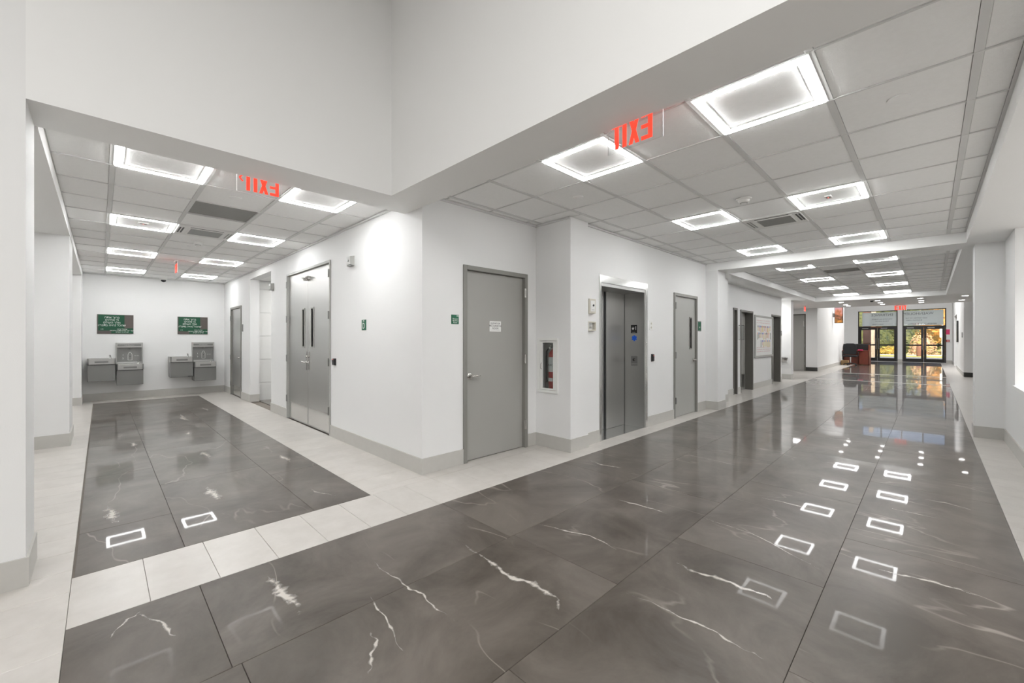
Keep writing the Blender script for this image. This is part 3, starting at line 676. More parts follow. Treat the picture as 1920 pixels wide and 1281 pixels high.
# D sign, card reader and door alarms on the left-hall wall
r = wallbox('room_sign', onX(2.34, 4.99, 1.567), .125, .135, .006, 'green', 'green sign with a large white letter D on the long white wall', 'sign')
text('letter', 'D', .105, 'print', r, 0, -.014, .0065, sx=.8); text('numerals', '106', .026, 'print', r, 0, .05, .0065)
r = wallbox('card_reader', onX(2.34, 5.90, 1.07), .085, .10, .03, 'black', 'black card reader right of the tall steel double doors', 'card reader', taperd=.01)
B().box(-.004, .004, .03, .036, .03, .032).build('indicator', 'redled', r)
for (y, lab) in ((5.33, 'grey door alarm box high on the wall above the letter D sign'), (8.86, 'grey door alarm box high between the opening and the steel doors')):
    r = thing('door_alarm', onX(2.34, y, 2.41 if y < 6 else 2.39), lab, 'alarm', 'grey alarm boxes high on the hall wall')
    B().taper(-.065, .065, -.065, .065, 0, .055, .01).build('housing', 'steelsatin' if False else 'doorlt', r, bevel=.004); B().box(-.06, .06, -.069, -.062, .004, .05).build('grille', 'dkmetal', r)
    B().lathe((0, .0, .055), [(.014, 0), (.012, .006), (.005, .008)], 14).build('lens', 'dkmetal', r, smooth=True)
r = wallbox('room_sign', onX(2.34, 11.23, 1.65), .07, .17, .012, 'steelsatin', 'small grey sign right of the end steel door', 'sign'); text('numeral', '3', .06, 'greyprint', r, 0, .02, .0125)

# ------------------------------------------------------------------ fire extinguisher cabinet
r = thing('extinguisher_cabinet', onX(4.08, 3.46, .70), 'white recessed fire extinguisher cabinet with glass window in the pillar side', 'cabinet')
b = B()
for q in [(-.17, .17, 0, .035), (-.17, .17, .67, .705), (-.17, -.135, .035, .67), (.135, .17, .035, .67)]: b.box(*q, -.005, .014)
b.build('trim_frame', 'white', r, bevel=.003)
dr = B()
for q in [(-.132, .132, .038, .058), (-.132, .132, .645, .667), (-.132, -.087, .058, .645), (.087, .132, .058, .645)]: dr.box(*q, -.012, .006)
dr = dr.build('cabinet_door', 'white', r, bevel=.002); B().box(-.087, .087, .058, .645, -.006, -.003).build('glass_pane', 'glass', dr)
B().tube([(-.105, .30, .006), (-.105, .31, .022), (-.105, .37, .022), (-.105, .38, .006)], .005, 8).build('pull', 'chrome', dr, smooth=True)
b = B().box(-.125, .125, .02, .025, -.19, -.012).box(-.125, .125, .68, .685, -.19, -.012).box(-.128, -.125, .02, .685, -.19, -.012).box(.125, .128, .02, .685, -.19, -.012).box(-.125, .125, .02, .685, -.195, -.19)
b.build('tub', 'white', r)
x = thing('fire_extinguisher', onX(4.08, 3.46, .725) @ Matrix.Translation((.02, 0, -.10)) @ Matrix.Rotation(-PI/2, 4, 'X') @ Matrix.Diagonal((1.15, 1.15, 1.1, 1)), 'red fire extinguisher with a white label standing inside the glazed cabinet', 'fire extinguisher')
B().lathe((0, 0, 0), [(.05, 0), (.062, .01), (.064, .03), (.064, .40), (.058, .44), (.035, .475), (.02, .485), (.02, .50)], 28).build('cylinder', 'red', x, smooth=True)
B().lathe((0, 0, 0), [(.0648, .22), (.0648, .385), (.0600, .425), (.0600, .22)], 28).build('label_band', 'print', x, smooth=True)
text('lettering', 'ABC', .035, 'greyprint', x, 0, -.066, .3).rotation_euler = (PI/2, 0, 0)
b = B().box(-.012, .012, -.05, .05, .50, .53).tube([(0, -.05, .53), (0, .03, .56), (0, .06, .56)], .009, 8).tube([(0, -.05, .512), (0, .06, .525)], .008, 8).cyl((0, 0, .49), 'z', .018, .03, 12); b.build('valve', 'chrome', x, smooth=True)
B().tube([(-.0, 0, .51), (-.05, -.02, .515), (-.085, -.03, .46), (-.09, -.03, .36), (-.088, -.03, .12), (-.08, -.03, .10)], [.009, .009, .009, .009, .009, .014], 8).build('hose', 'black', x, smooth=True)
B().cyl((-.03, -.03, .50), 'y', .014, -.012, 12).build('gauge', 'print', x)
B().box(-.03, .03, -.0662, -.0645, .11, .15).build('inspection_tag', 'print', x)

# ------------------------------------------------------------------ light fixtures
def led(x, y, z, sx, sy, label, group, full=True):
    r = thing('ceiling_light', (x, y, z), label, 'light', group)
    lip, bw, dp = .010, .046, .011
    def ring(a, b_, z0, z1):
        q = B(); q.box(a, sx-a, a, b_, z0, z1).box(a, sx-a, sy-b_, sy-a, z0, z1).box(a, b_, b_, sy-b_, z0, z1).box(sx-b_, sx-a, b_, sy-b_, z0, z1); return q
    ring(.004, .004+lip, -.005, .03).build('housing', 'white', r)
    ring(.004+lip, .004+lip+bw, -dp, .02).build('led_diffuser', 'led', r, bevel=.004)
    ring(.004+lip+bw, .004+2*lip+bw-.005, -.004, .03).build('inner_lip', 'white', r)
    t = .004+lip*2+bw-.005
    B().box(t, sx-t, t, sy-t, .004, .02).build('ceiling_tile', 'tile', r)
    return r
near = ['square frame light nearest the front header on the right hall ceiling', 'square frame light behind the right hall exit sign']
rowm = ['front', 'middle', 'last']
for i, (x, y) in enumerate(LM):
    lab = ['square frame light at the top of the right hall ceiling, largest in view', 'square frame light seen through the clear exit sign of the right hall',
           'square frame light with a small sensor in the right hall, right of the air unit', 'square frame light left of the air unit and smoke detector of the right hall',
           'right one of the two frame lights just before the crossing beam', 'left one of the two frame lights just before the crossing beam'][i]
    led(x, y, CM, P, P, lab, 'square frame lights in the right hall ceiling')
for i, (x, y) in enumerate(LL):
    lab = ['nearest left frame light under the front header of the left hall', 'nearest right frame light of the left hall, beside its exit sign',
           'second left frame light of the left hall, with a small sensor', 'second right frame light of the left hall, right of the air unit',
           'third left frame light of the left hall', 'third right frame light of the left hall', 'farthest left frame light of the left hall by the end wall', 'farthest right frame light of the left hall by the end wall'][i]
    led(x, y, CL, PL, PL, lab, 'square frame lights in the left hall ceiling')
for i, (x, y) in enumerate(L2):
    row = ['first', 'second', 'third', 'last'][i//2]; side = ['right', 'left'][i % 2]
    led(x, y, CM, P2, .63, f'{side} frame light in the {row} row of the far recessed ceiling', 'square frame lights in the far recessed ceiling')
# downlights in the far soffit
def can(x, y, label, r=.085, group='round downlights in the far soffit'):
    t = thing('downlight', (x, y, S), label, 'light', group)
    B().lathe((0, 0, 0), [(r, 0), (r, -.006), (r-.018, -.009), (r-.018, -.002)], 24).build('trim_ring', 'white', t, smooth=True)
    B().cyl((0, 0, -.0105), 'z', r-.018, .006, 24).build('lens', 'can', t)
cans = [(19.2, 2.30), (20.6, 2.33), (21.4, 2.33), (19.2, 1.30), (20.35, 1.30), (21.35, 1.30), (19.1, .24), (20.2, .23), (21.2, .24), (18.95, -.75), (20.9, -.75)]
cl = [('left', 'over the screen'), ('left middle', 'left of the far exit sign'), ('right middle', 'right of the far exit sign')]
for i, (x, y) in enumerate(cans):
    c = i//3; k = ['nearest', 'middle', 'farthest'][i % 3] if i < 9 else ['nearer', 'farther'][i-9]
    can(x, y, f'{k} downlight of the {cl[c][0]} row, {cl[c][1]}' if i < 9 else f'{k} of two downlights beside the right column')
# camera-bay ceiling lights are out of view (area lamps)

# ------------------------------------------------------------------ ceiling devices
def cassette(x, y, z, sx, sy, label, swap):
    r = thing('air_unit', (x, y, z), label, 'air conditioner')
    hs = B(); hs.taper(.01, sx-.01, .01, sy-.01, 0, -.012, .004); hs.build('panel', 'white', r)
    if swap: f = lambda a, b_, c, d: (c*sx, d*sx, (1-b_)*sy, (1-a)*sy)
    # coordinates: u along the long look (across view), v away from the viewer
    def rect(u0, u1, v0, v1):
        if swap: return (v0*sx, v1*sx, (1-u1)*sy, (1-u0)*sy)
        return (u0*sx, u1*sx, v0*sy, v1*sy)
    B().box(*rect(.22, .80, .10, .135), -.013, -.011).build('air_slot', 'black', r)
    g = rect(.24, .80, .22, .78); gr = B().box(*g, -.016, -.012).build('intake_grille', 'grille' if swap else 'dkmetal', r)
    q = B(); 
    for a in [rect(.20, .84, .17, .20), rect(.20, .84, .80, .83), rect(.20, .23, .2, .8), rect(.81, .84, .2, .8)]: q.box(*a, -.017, -.012)
    q.build('grille_rim', 'white', r)
    for u in (.05, .89):
        B().box(*rect(u, u+.03, .2, .75), -.0135, -.011).box(*rect(u+.05, u+.08, .2, .75), -.0135, -.011).build('air_slot', 'black' if (u > .5) == swap else 'dkmetal', r)
    return r
cassette(xm[6], ym[3], CM, P, P, 'square air conditioning cassette between four frame lights of the right hall', True)
cassette(xl[2], yl[5], CL, PL, PL, 'square air conditioning cassette in the left hall ceiling', False)
def smoke(x, y, z, label):
    r = thing('smoke_detector', (x, y, z), label, 'smoke detector', 'ceiling smoke detectors')
    B().lathe((0, 0, 0), [(.075, 0), (.075, -.008), (.062, -.018)], 28).build('base', 'white', r, smooth=True)
    B().lathe((0, 0, -.018), [(.058, 0), (.05, -.022), (.034, -.030)], 28).build('head', 'white', r, smooth=True)
    B().lathe((0, 0, -.046), [(.036, 0), (.036, -.006)], 20).build('vent', 'dkmetal', r, smooth=True)
    B().lathe((0, 0, -.052), [(.030, 0), (.018, -.008)], 20).build('sensor_cap', 'white', r, smooth=True)
smoke(4.86, 1.40, CM, 'white smoke detector in front of the right hall air unit')
smoke(1.05, 7.82, CL, 'white smoke detector just behind the left hall air unit')
def disc(x, y, z, label, r=.055):
    o = B().lathe((x, y, z), [(r, .003), (r, -.003), (r-.006, -.005)], 28).build('sprinkler_cover', 'tile', smooth=True); tag(o, label, 'sprinkler', 'flat round sprinkler covers in the ceiling tiles')
disc(3.526, .14, CM, 'round white sprinkler cover in the tile right of the largest frame light'); disc(3.58, 2.62, CM, 'round sprinkler cover in front of the protruding pillar')
disc(7.18, 1.44, CM, 'round sprinkler cover behind the right hall air unit'); disc(1.0, 5.10, CL, 'round sprinkler cover just behind the left hall exit sign')
disc(1.02, 8.25, CL, 'round sprinkler cover behind the left hall smoke detector'); disc(12.9, 1.3, CM, 'round sprinkler cover in the far recessed ceiling'); disc(1.0, 10.9, CL, 'round sprinkler cover before the left hall end wall')
for (x, y, z, lab) in ((5.42, .756, CM, 'small sensor plate with a red light inside a right hall frame light'), (.385, 7.05, CL, 'small sensor plate inside the second left frame light of the left hall')):
    r = thing('light_sensor', (x, y, z+.004), lab, 'sensor'); B().box(-.05, .05, -.03, .03, -.014, 0).build('plate', 'white', r, bevel=.003)
    B().box(-.032, .032, -.018, .018, -.0155, -.013).build('window', 'grille', r); B().cyl((0, 0, -.018), 'z', .006, .003, 10).build('indicator', 'redled', r)
def dome(x, y, z, label):
    r = thing('dome_camera', (x, y, z), label, 'camera', 'ceiling dome cameras')
    B().lathe((0, 0, 0), [(.07, 0), (.07, -.035), (.06, -.045)], 24).build('base', 'white', r, smooth=True)
    B().lathe((0, 0, -.045), [(.05, 0), (.046, -.025), (.03, -.042), (.01, -.05)], 24).build('dome', 'black', r, smooth=True)
dome(1.08, 13.08, CL, 'small dome camera at the ceiling edge above the fountains'); dome(18.5, 1.4, S, 'small dome camera on the far soffit before the lobby')

# ------------------------------------------------------------------ exit signs (clear acrylic, seen from the back)
def seg(b, pts, w, z0, z1):
    for (x0, y0), (x1, y1) in zip(pts, pts[1:]):
        d = Vector((x1-x0, y1-y0)).normalized()*w/2; n = Vector((-d.y, d.x))
        b.prism([(x0-d.x*0-n.x, y0-n.y), (x1-n.x, y1-n.y), (x1+n.x, y1+n.y), (x0+n.x, y0+n.y)], z0, z1)
def exit_letters(root, x0, x1, y0, y1, arrow=False, ax=None):
    k = (x1-x0)/.253; t = .028*k; H_ = y1-y0; w = .072*k
    o = B().box(0, t, 0, H_, 0, .002).box(t, w, 0, t*.85, 0, .002).box(t, w, H_-t*.85, H_, 0, .002).box(t, w, H_/2-t*.4, H_/2+t*.4, 0, .002).build('letter', 'redexit', root); o.location = (x0, y0, 0)
    c = .026*k; X = B().prism([(0, 0), (c, 0), (w, H_), (w-c, H_)], 0, .002).prism([(w-c, 0), (w, 0), (c, H_), (0, H_)], 0, .0022)
    o = X.build('letter', 'redexit', root); o.location = (x0+.084*k, y0, 0)
    o = B().box(0, t, 0, H_, 0, .002).build('letter', 'redexit', root); o.location = (x0+.170*k, y0, 0)
    o = B().box(-t/2, t/2, 0, H_-t*.85, 0, .002).box(-.034*k, .034*k, H_-t*.85, H_, 0, .002).build('letter', 'redexit', root); o.location = (x0+.239*k, y0, 0)
    if arrow:
        A = B(); seg(A, [(0, .055), (.025, .028)], .012, 0, .002); seg(A, [(.025, .028), (0, 0)], .012, 0, .0022)
        o = A.build('arrow', 'redexit', root); o.location = (ax, y0+H_*.5, 0)
def exit_sign(mtx, w, h, label, lx, ly, arrow=False, ax=None, ceil=.1):
    r = thing('exit_sign', mtx, label, 'exit sign', 'exit signs')
    B().box(0, w, 0, h, -.004, 0).build('panel', 'acrylic', r, bevel=.0015)
    e_ = B().box(0, w, -.0006, .0006, -.004, 0).box(-.0008, .0015, 0, h, -.0045, .0005).box(w-.0015, w+.0008, 0, h, -.0045, .0005); e_.build('lit_edge', 'white', r)
    B().box(w*.1, w*.9, h, h+.03, -.02, .018).build('canopy', 'white', r, bevel=.003)
    exit_letters(r, lx[0], lx[1], ly[0], ly[1], arrow, ax)
# right hall, readable from the far side
exit_sign(onXp(2.43, 1.145, 2.625), .385, .23, 'clear acrylic exit sign with red letters seen backwards under the right hall header', (.07, .335), (.022, .19))
# left hall, with arrow
exit_sign(onYp(4.1, 1.15, 2.64), .34, .215, 'clear acrylic exit sign with an arrow, seen backwards under the left hall header', (.02, .27), (.018, .16), True, .295)
exit_sign(frame((1.0, 10.1, 2.62), (0, -1, 0), (-1, 0, 0)), .33, .215, 'exit sign seen nearly edge-on deep in the left hall', (.03, .30), (.02, .17))
exit_sign(onY(3.55, 19.9, 2.50), .30, .20, 'small red exit sign over the far side recess', (.02, .28), (.01, .18))
exit_sign(onX(22.25, 1.02, 2.52), .36, .19, 'small red exit sign above the entrance doors', (.02, .34), (.01, .18))

# ------------------------------------------------------------------ drinking fountains
def fountain(x0, label):
    r = thing('drinking_fountain', onY(13.247, x0, 0), label, 'drinking fountain', 'pairs of wall drinking fountains')
    def unit(xa, xb, top, lip, bot, mirror=False):
        b = B(); d = .42
        b.taper(xa+.008, xb-.008, bot, lip, 0, d-.03, .0)
        b.build('body', 'steelsatin', r, bevel=.006)
        B().box(xa+.012, xb-.012, lip-.012, lip+.004, .0, d-.02).build('lip_shade_strip', 'black', r)  # black strip stands in for the shade between body and basin
        # basin with a real bowl: rim + sloping floor
        q = B(); o_ = [(xa, 0), (xb, 0), (xb, d-.05), (xb-.03, d), (xa+.03, d), (xa, d-.05)]
        i_ = [(xa+.05, .07), (xb-.05, .07), (xb-.05, d-.08), (xb-.08, d-.04), (xa+.08, d-.04), (xa+.05, d-.08)]
        k_ = [(xa+.12, .14), (xb-.12, .14), (xb-.12, d-.16), (xb-.14, d-.13), (xa+.14, d-.13), (xa+.12, d-.16)]
        n = 6; vs = [(x, lip, z) for x, z in o_]+[(x, top, z) for x, z in o_]+[(x, top-.004, z) for x, z in i_]+[(x, top-.055, z) for x, z in k_]
        fs = [tuple(range(n))]
        for l in range(3):
            for k in range(n): fs.append((l*n+k, l*n+(k+1) % n, (l+1)*n+(k+1) % n, (l+1)*n+k))
        fs.append(tuple(3*n+k for k in range(n)))
        q.add(vs, fs); q.build('basin', 'steel', r, bevel=.004)
        xs = xb-.085
        B().lathe((xs, top-.01, .13), [(.02, 0), (.018, .02), (.012, .03)], 14, 'y').tube([(xs, top+.01, .13), (xs, top+.045, .14), (xs-.01, top+.062, .165), (xs-.015, top+.055, .185)], [.013, .013, .014, .008], 10).build('bubbler', 'steelbright', r, smooth=True)
        B().box(xa+.12, xb-.12, lip+.035, lip+.075, d, d+.004).build('push_bar', 'steelsatin', r, bevel=.002)
    unit(0, .455, .96, .83, .46); unit(.46, .925, .82, .69, .35)
    # bottle filler panel
    xa, xb = .46, .925
    p = B().box(xa, xb, .82, 1.31, 0, .02).box(xa, xb, 1.19, 1.31, .02, .085).box(xa, xa+.02, .82, 1.19, .02, .085).box(xb-.02, xb, .82, 1.19, .02, .085).build('filler_panel', 'steel', r, bevel=.006)
    B().box(xa+.03, xb-.03, 1.225, 1.275, .085, .089).build('display_strip', 'steelsatin', r, bevel=.01)
    text('lettering', 'bottle filling station', .022, 'print', p, (xa+xb)/2, 1.25, .090)
    B().box(xa+.02, xb-.02, .86, 1.19, .02, .026).build('alcove_back', 'steelsatin', r)
    cx = (xa+xb)/2+.01
    B().lathe((cx, 1.16, .055), [(.03, .03), (.022, .015), (.014, 0), (.012, -.01)], 16, 'y').build('spout', 'dkmetal', r, smooth=True)
    bo = B(); seg(bo, [(cx-.035, .90), (cx-.035, 1.03), (cx-.015, 1.07), (cx-.015, 1.085), (cx+.015, 1.085), (cx+.015, 1.07), (cx+.035, 1.03), (cx+.035, .90), (cx-.035, .90)], .006, .0262, .0275)
    bo.build('bottle_outline', 'print', p); B().cyl((cx, .985, .026), 'z', .008, .003, 12).build('sensor', 'black', p)
    text('lettering', '1', .05, 'print', p, cx-.12, 1.02, .027); text('lettering', '2', .05, 'print', p, cx-.12, .94, .027); text('lettering', 'filter status', .018, 'print', p, cx+.115, 1.0, .027)
    return r
fountain(-.215, 'left pair of steel drinking fountains with bottle filler, under the left green sign')
f2 = fountain(1.18, 'right pair of steel drinking fountains with bottle filler, near the room corner')
B().box(.34, .455, .475, .485, .405, .42).build('cable_clip', 'black', f2)
# Hebrew blessing signs
def bless(x0, x1, label):
    r = thing('blessing_sign', onY(13.25, x0, 1.51), label, 'sign', 'green blessing signs above the fountains')
    w, h = x1-x0, .443
    B().box(0, w, 0, h, 0, .012).build('board', 'taupe', r)
    B().box(w*.03, w*.745, h*.17, h*.985, .012, .0135).build('green_field', 'green2', r)
    B().box(w*.38, w*.985, h*.03, h*.30, .012, .0145).build('lower_field', 'green2', r)
    lines = ['ברוך אתה', 'ה׳ אלהינו', 'מלך העולם', 'שהכל נהיה בדברו:']
    for i, t in enumerate(lines): text('lettering', t[::-1], .062, 'print', r, w*.40, h*(.85-.135*i), .0145)
    for i, t in enumerate(['שהכל נהיה', 'אשר יצר את האדם בחכמה', 'וברא בו נקבים']): text('lettering', t[::-1], .036, 'print', r, w*.68, h*(.245-.075*i), .0155, sx=1.05)
    text('lettering', 'ה ת', .03, 'print', r, w*.13, h*.24, .0145)
    text('lettering', 'לזכות', .03, 'greyprint', r, w*.865, h*.86, .0135)
bless(-.06, .548, 'left green and brown sign with white Hebrew blessing on the end wall')
bless(1.362, 1.975, 'right green and brown sign with white Hebrew blessing on the end wall')

# ------------------------------------------------------------------ restroom wall: board, signs, small fountain
r = thing('photo_board', onY(3.45, 12.86, .865), 'large framed white board with rows of small colourful pictures between the restroom doors', 'board')
B().box(.05, 1.79, .05, 1.15, 0, .02).build('sheet', 'white', r)
b = B(); 
for q in [(0, 1.84, 0, .06), (0, 1.84, 1.15, 1.2), (0, .06, .06, 1.15), (1.78, 1.84, .06, 1.15)]: b.box(*q, 0, .04)
b.build('frame', 'steelsatin' if False else 'doorlt', r, bevel=.005)
cols = {'y': mat('print_yellow', (.75, .55, .12), .6), 'o': mat('print_orange', (.75, .28, .15), .6), 'g': mat('print_olive', (.15, .2, .1), .6), 'b': mat('print_blue', (.08, .15, .45), .6), 'k': mat('print_charcoal', (.08, .07, .07), .6), 'p': mat('print_pink', (.75, .5, .5), .6)}
for k_, m_ in cols.items(): M['c'+k_] = m_
layers = {k_: B() for k_ in cols}
for row, (zc, x0_, x1_) in enumerate([(.86, .25, 1.6), (.66, .2, 1.65), (.44, .55, 1.6)]):
    n = 12 if row < 2 else 8
    for i in range(n):
        xx = x0_+(x1_-x0_)*(i+.5)/n+random.uniform(-.02, .02); k_ = random.choice('yyypog')
        hh = random.uniform(.09, .16); layers[k_].box(xx-.018, xx+.018, zc-hh, zc+.02, .02, .0222)
        layers[random.choice('kkob')].box(xx-.022, xx+.022, zc+.0, zc+.05, .02, .0225)
for zc in (1.05, .98, .28, .22, .16):
    xx = .2
    while xx < 1.55:
        l_ = random.uniform(.05, .14); layers['p'].box(xx, xx+l_, zc, zc+.015, .02, .0222); xx += l_+random.uniform(.03, .08)
for k_, b_ in layers.items(): b_.build('picture_print', 'c'+k_, r, kind='stuff')
r = thing('blade_sign', onY(3.45, 11.57, 1.38), 'clear projecting sign between the two dark restroom door frames', 'sign')
b = B().box(-.004, .004, 0, .35, .0, .12); b.build('panel', 'acrylic', r); B().box(-.012, .012, -.01, .0, 0, .13).box(-.012, .012, .35, .365, 0, .13).box(-.008, .008, 0, .35, .118, .13).build('holder', 'dkmetal', r)
r = wallbox('room_sign', onY(3.45, 15.83, 1.58), .11, .16, .012, 'steelsatin', 'small grey room sign right of the far restroom door', 'sign'); text('numeral', '8', .06, 'print', r, 0, .02, .0125)
r = thing('drinking_fountain', onX(17.05, 3.66, .60), 'single rounded steel drinking fountain on the wall of the side alcove', 'drinking fountain')
B().lathe((0, .10, .20), [(.10, -.10), (.17, -.04), (.19, .05), (.17, .055), (.10, .01)], 24, 'y').build('bowl', 'steel', r, smooth=True); B().box(-.11, .11, -.0, .16, 0, .12).build('bracket', 'steelsatin', r, bevel=.01)
B().tube([(-.09, .14, .12), (-.09, .22, .13), (-.08, .24, .16)], .014, 8).build('bubbler', 'steelbright', r, smooth=True)
# screen on the lobby wall
r = thing('wall_screen', frame((26.0, 3.30, 2.18), (0, -1, 0), (-1, 0, 0)), 'upright lit screen on a bracket over the lobby wall', 'screen')
B().box(-.08, .26, 0, .80, -.05, 0).build('housing', 'black', r, bevel=.004); B().box(-.06, .24, .03, .77, 0, .002).build('picture', 'screen', r); B().box(-.18, -.08, .3, .5, -.04, -.01).build('bracket', 'dkmetal', r)

# ------------------------------------------------------------------ entrance
def entrance(name, y1, y0, h, label, tx):
    w = y1-y0
    r = thing(name, onX(34.6, y1, 0), label, 'door', kind='structure')
    tz = 2.10; t = .075
    b = B().box(0, .045, 0, h, -.12, .01).box(w-.045, w, 0, h, -.12, .01).box(.045, w-.045, h-.04, h, -.12, .01).box(.045, w-.045, tz, tz+.09, -.12, .02)
    b.build('door_frame', 'blackal', r, bevel=.003)
    lw = (w-.09)/2
    for k in range(2):
        a = .045+k*lw+.004; c = a+lw-.008
        lb = B().box(a, a+.11, .01, tz, -.06, -.01).box(c-.11, c, .01, tz, -.06, -.01).box(a+.11, c-.11, .01, .22, -.06, -.01).box(a+.11, c-.11, tz-.12, tz, -.06, -.01).box(a+.11, c-.11, .98, 1.07, -.06, -.005)
        lf = lb.build('door_leaf', 'blackal', r)
        B().box(a+.11, c-.11, .22, tz-.12, -.038, -.032).build('glass_pane', 'glass', lf)
        xh = c-.06 if k == 0 else a+.06
        B().tube([(xh, .75, -.01), (xh, .76, .05), (xh, 1.45, .05), (xh, 1.46, -.01)], .014, 8).build('pull_bar', 'chrome', lf, smooth=True)
        B().box(a+.15, a+.45, tz-.06, tz-.01, -.01, .04).build('door_closer', 'dkmetal', lf)
    B().box(.045, w-.045, tz+.09, h-.04, -.06, -.054).build('transom_pane', 'glass', r)
    B().box(0, w, -.012, .012, -.2, .03).build('threshold', 'white', r)
    return r
eL = entrance('door_9', 3.284, 1.423, 3.16, 'left black framed pair of glass entrance doors behind the reception desk', 0)
eR = entrance('door_10', 1.209, -.63, 3.18, 'right black framed pair of glass entrance doors with the view outside', 0)
B().box(.62, 1.15, 2.11, 2.18, .02, .035).build('plate', 'brick', eL)
# banner hung outside, its writing seen through from the back
def bannerobj(y1, w, z0, z1, label, lines):
    r = thing('entrance_banner', onX(34.70, y1, z0), label, 'banner')
    B().box(0, w, 0, z1-z0, 0, .004).build('cloth', 'banner', r)
    for (s_, x_, z_, sz) in lines:
        o = text('lettering', s_, sz, 'cgrey', r, x_, z_, .006); o.scale = (-1, 1, 1)
    return r
M['cgrey'] = mat('banner_lettering', (.20, .20, .20), .7)
bannerobj(3.09, 1.62, 2.21, 3.06, 'white banner with faint reversed grey lettering above the left entrance doors', [('ENTRANCE', .95, .68, .20), ('WELCOME ALL GUESTS', .95, .42, .09), ('PLEASE SIGN IN', .95, .29, .09), ('WELCOME', .75, .09, .11)])
bannerobj(1.16, 1.68, 2.21, 3.10, 'white banner with faint reversed grey lettering above the right entrance doors', [('WAENHOLIEM', .62, .70, .20), ('AND VISITORS TO THE', .55, .44, .09), ('BUILDING LOBBY', .45, .31, .09), ('BENEFACTOR BUILDING', .80, .09, .11)])
# clerestory panes
for k in range(4):
    y1 = 3.10-k*.925
    r = thing('window_%d' % (k+2), onX(34.6, y1, 4.15), 'clerestory pane high above the entrance', 'window', kind='structure')
    B().box(0, .03, 0, .63, -.12, .01).box(.895, .925, 0, .63, -.12, .01).box(.03, .895, 0, .03, -.12, .01).box(.03, .895, .60, .63, -.12, .01).build('window_frame', 'blackal', r)
    B().box(.03, .895, .03, .60, -.05, -.045).build('glass_pane', 'glass', r)
# notices and alarm pull beside the doors
r = thing('red_notice', onX(34.6, -.70, 1.62), 'narrow red and white poster beside the right entrance door', 'poster'); B().box(-.09, .09, 0, .42, 0, .01).build('sheet', 'print', r); B().box(-.075, .075, .03, .33, .01, .012).build('red_field', 'pink', r)
r = thing('fire_alarm_pull', onX(34.6, -.70, 1.22), 'red fire alarm pull station under the red poster', 'alarm'); B().taper(-.07, .07, 0, .13, 0, .05, .01).build('housing', 'red', r); B().box(-.04, .04, .05, .08, .05, .06).build('pull_handle', 'print', r)
# right lobby wall: dark frames
for (x, z0, z1, lab) in ((27.2, 1.25, 2.2, 'tall dark framed panel on the right lobby wall'),):
    r = thing('wall_panel', onYp(-.86, x, z0), lab, 'panel'); B().box(-.5, .5, 0, z1-z0, 0, .04).build('frame', 'black', r, bevel=.005); B().box(-.46, .46, .04, z1-z0-.04, .04, .042).build('face', 'dkmetal', r)
r = thing('wall_panel', onYp(-1.10, 19.2, 1.05), 'tall black framed panel behind the right column', 'panel'); B().box(-.9, .9, 0, 1.5, 0, .05).build('frame', 'black', r, bevel=.005); B().box(-.84, .84, .06, 1.44, .05, .052).build('face', 'dkmetal', r)
r = wallbox('wall_plate', onYp(-.86, 23.5, 1.55), .12, .2, .02, 'steelsatin', 'small grey plate on the right lobby wall edge', 'plate')
# ------------------------------------------------------------------ reception desk, chair, box
r = thing('reception_desk', (29.0, 2.31, 0), 'curved reddish wood reception desk with a black raised counter by the entrance', 'desk')
B().box(.35, 1.05, 0, .06, 0, 1.08).box(.35, 1.05, 1.04, 1.10, 0, 1.08).box(.95, 1.05, 0, 1.1, .05, 1.08).build('carcass', 'wood', r, bevel=.01)
dp = B(); 
n = 8
for i in range(n):
    a0, a1 = PI/2*i/n, PI/2*(i+1)/n
    p0 = (.45*(1-math.cos(a0)), .42*math.sin(a0)*0+.0+.45*(1-math.sin(a0))*0); 
dp.box(0, .36, 0, .04, .02, .78).box(0, .05, 0, .42, .02, .78).box(.0, .36, .38, .42, .02, .78); dp.build('drawer_pedestal', 'wood', r, bevel=.012)
B().box(.3, .6, .42, 1.04, .0, .72).build('modesty_panel', 'wood', r)
B().box(-.02, 1.0, -.02, 1.12, .74, .78).build('worktop', 'wood', r, bevel=.008)
B().box(.55, 1.10, -.04, 1.13, 1.05, 1.12).build('raised_counter', 'black', r, bevel=.012)
B().box(.5, .56, .0, .6, .79, 1.08).build('screen_back', 'black', r)
r = B().box(28.85, 29.0, 2.55, 2.75, .785, .83).build('paper_stack', 'pink', bevel=.004); tag(r, 'pink and red papers on the desk worktop', 'papers')
ch = thing('office_chair', (28.35, 3.0, 0), 'black swivel office chair with a rounded back in front of the desk', 'chair')
bp = B()
for i in range(7):
    a0 = -.5+i/6; 
    pass
prof = []
for i in range(13):
    a = PI*i/12; prof.append((-.25*math.cos(a) if abs(math.cos(a)) < 1 else -.25*math.cos(a), 1.12+.06*math.sin(a)))
poly = [(-.24, .58), (.24, .58), (.27, .66), (.27, 1.05), (.24, 1.12), (.14, 1.165), (-.14, 1.165), (-.24, 1.12), (-.27, 1.05), (-.27, .66)]
o = B().prism(poly, 0, .07).build('backrest', 'cloth', ch, bevel=.02, smooth=True); o.matrix_local = frame((-.24, 0, 0), (0, -1, 0), (-1, 0, 0))
B().box(-.26, .24, -.26, .26, .44, .53).build('seat', 'cloth', ch, bevel=.03)
B().cyl((0, 0, .1), 'z', .028, .34, 12).build('gas_lift', 'chrome', ch, smooth=True)
for sgn in (-1, 1): B().tube([(-.15, sgn*.27, .48), (-.05, sgn*.31, .52), (-.02, sgn*.31, .68), (.1, sgn*.31, .70)], .02, 8).build('armrest', 'black', ch, smooth=True)
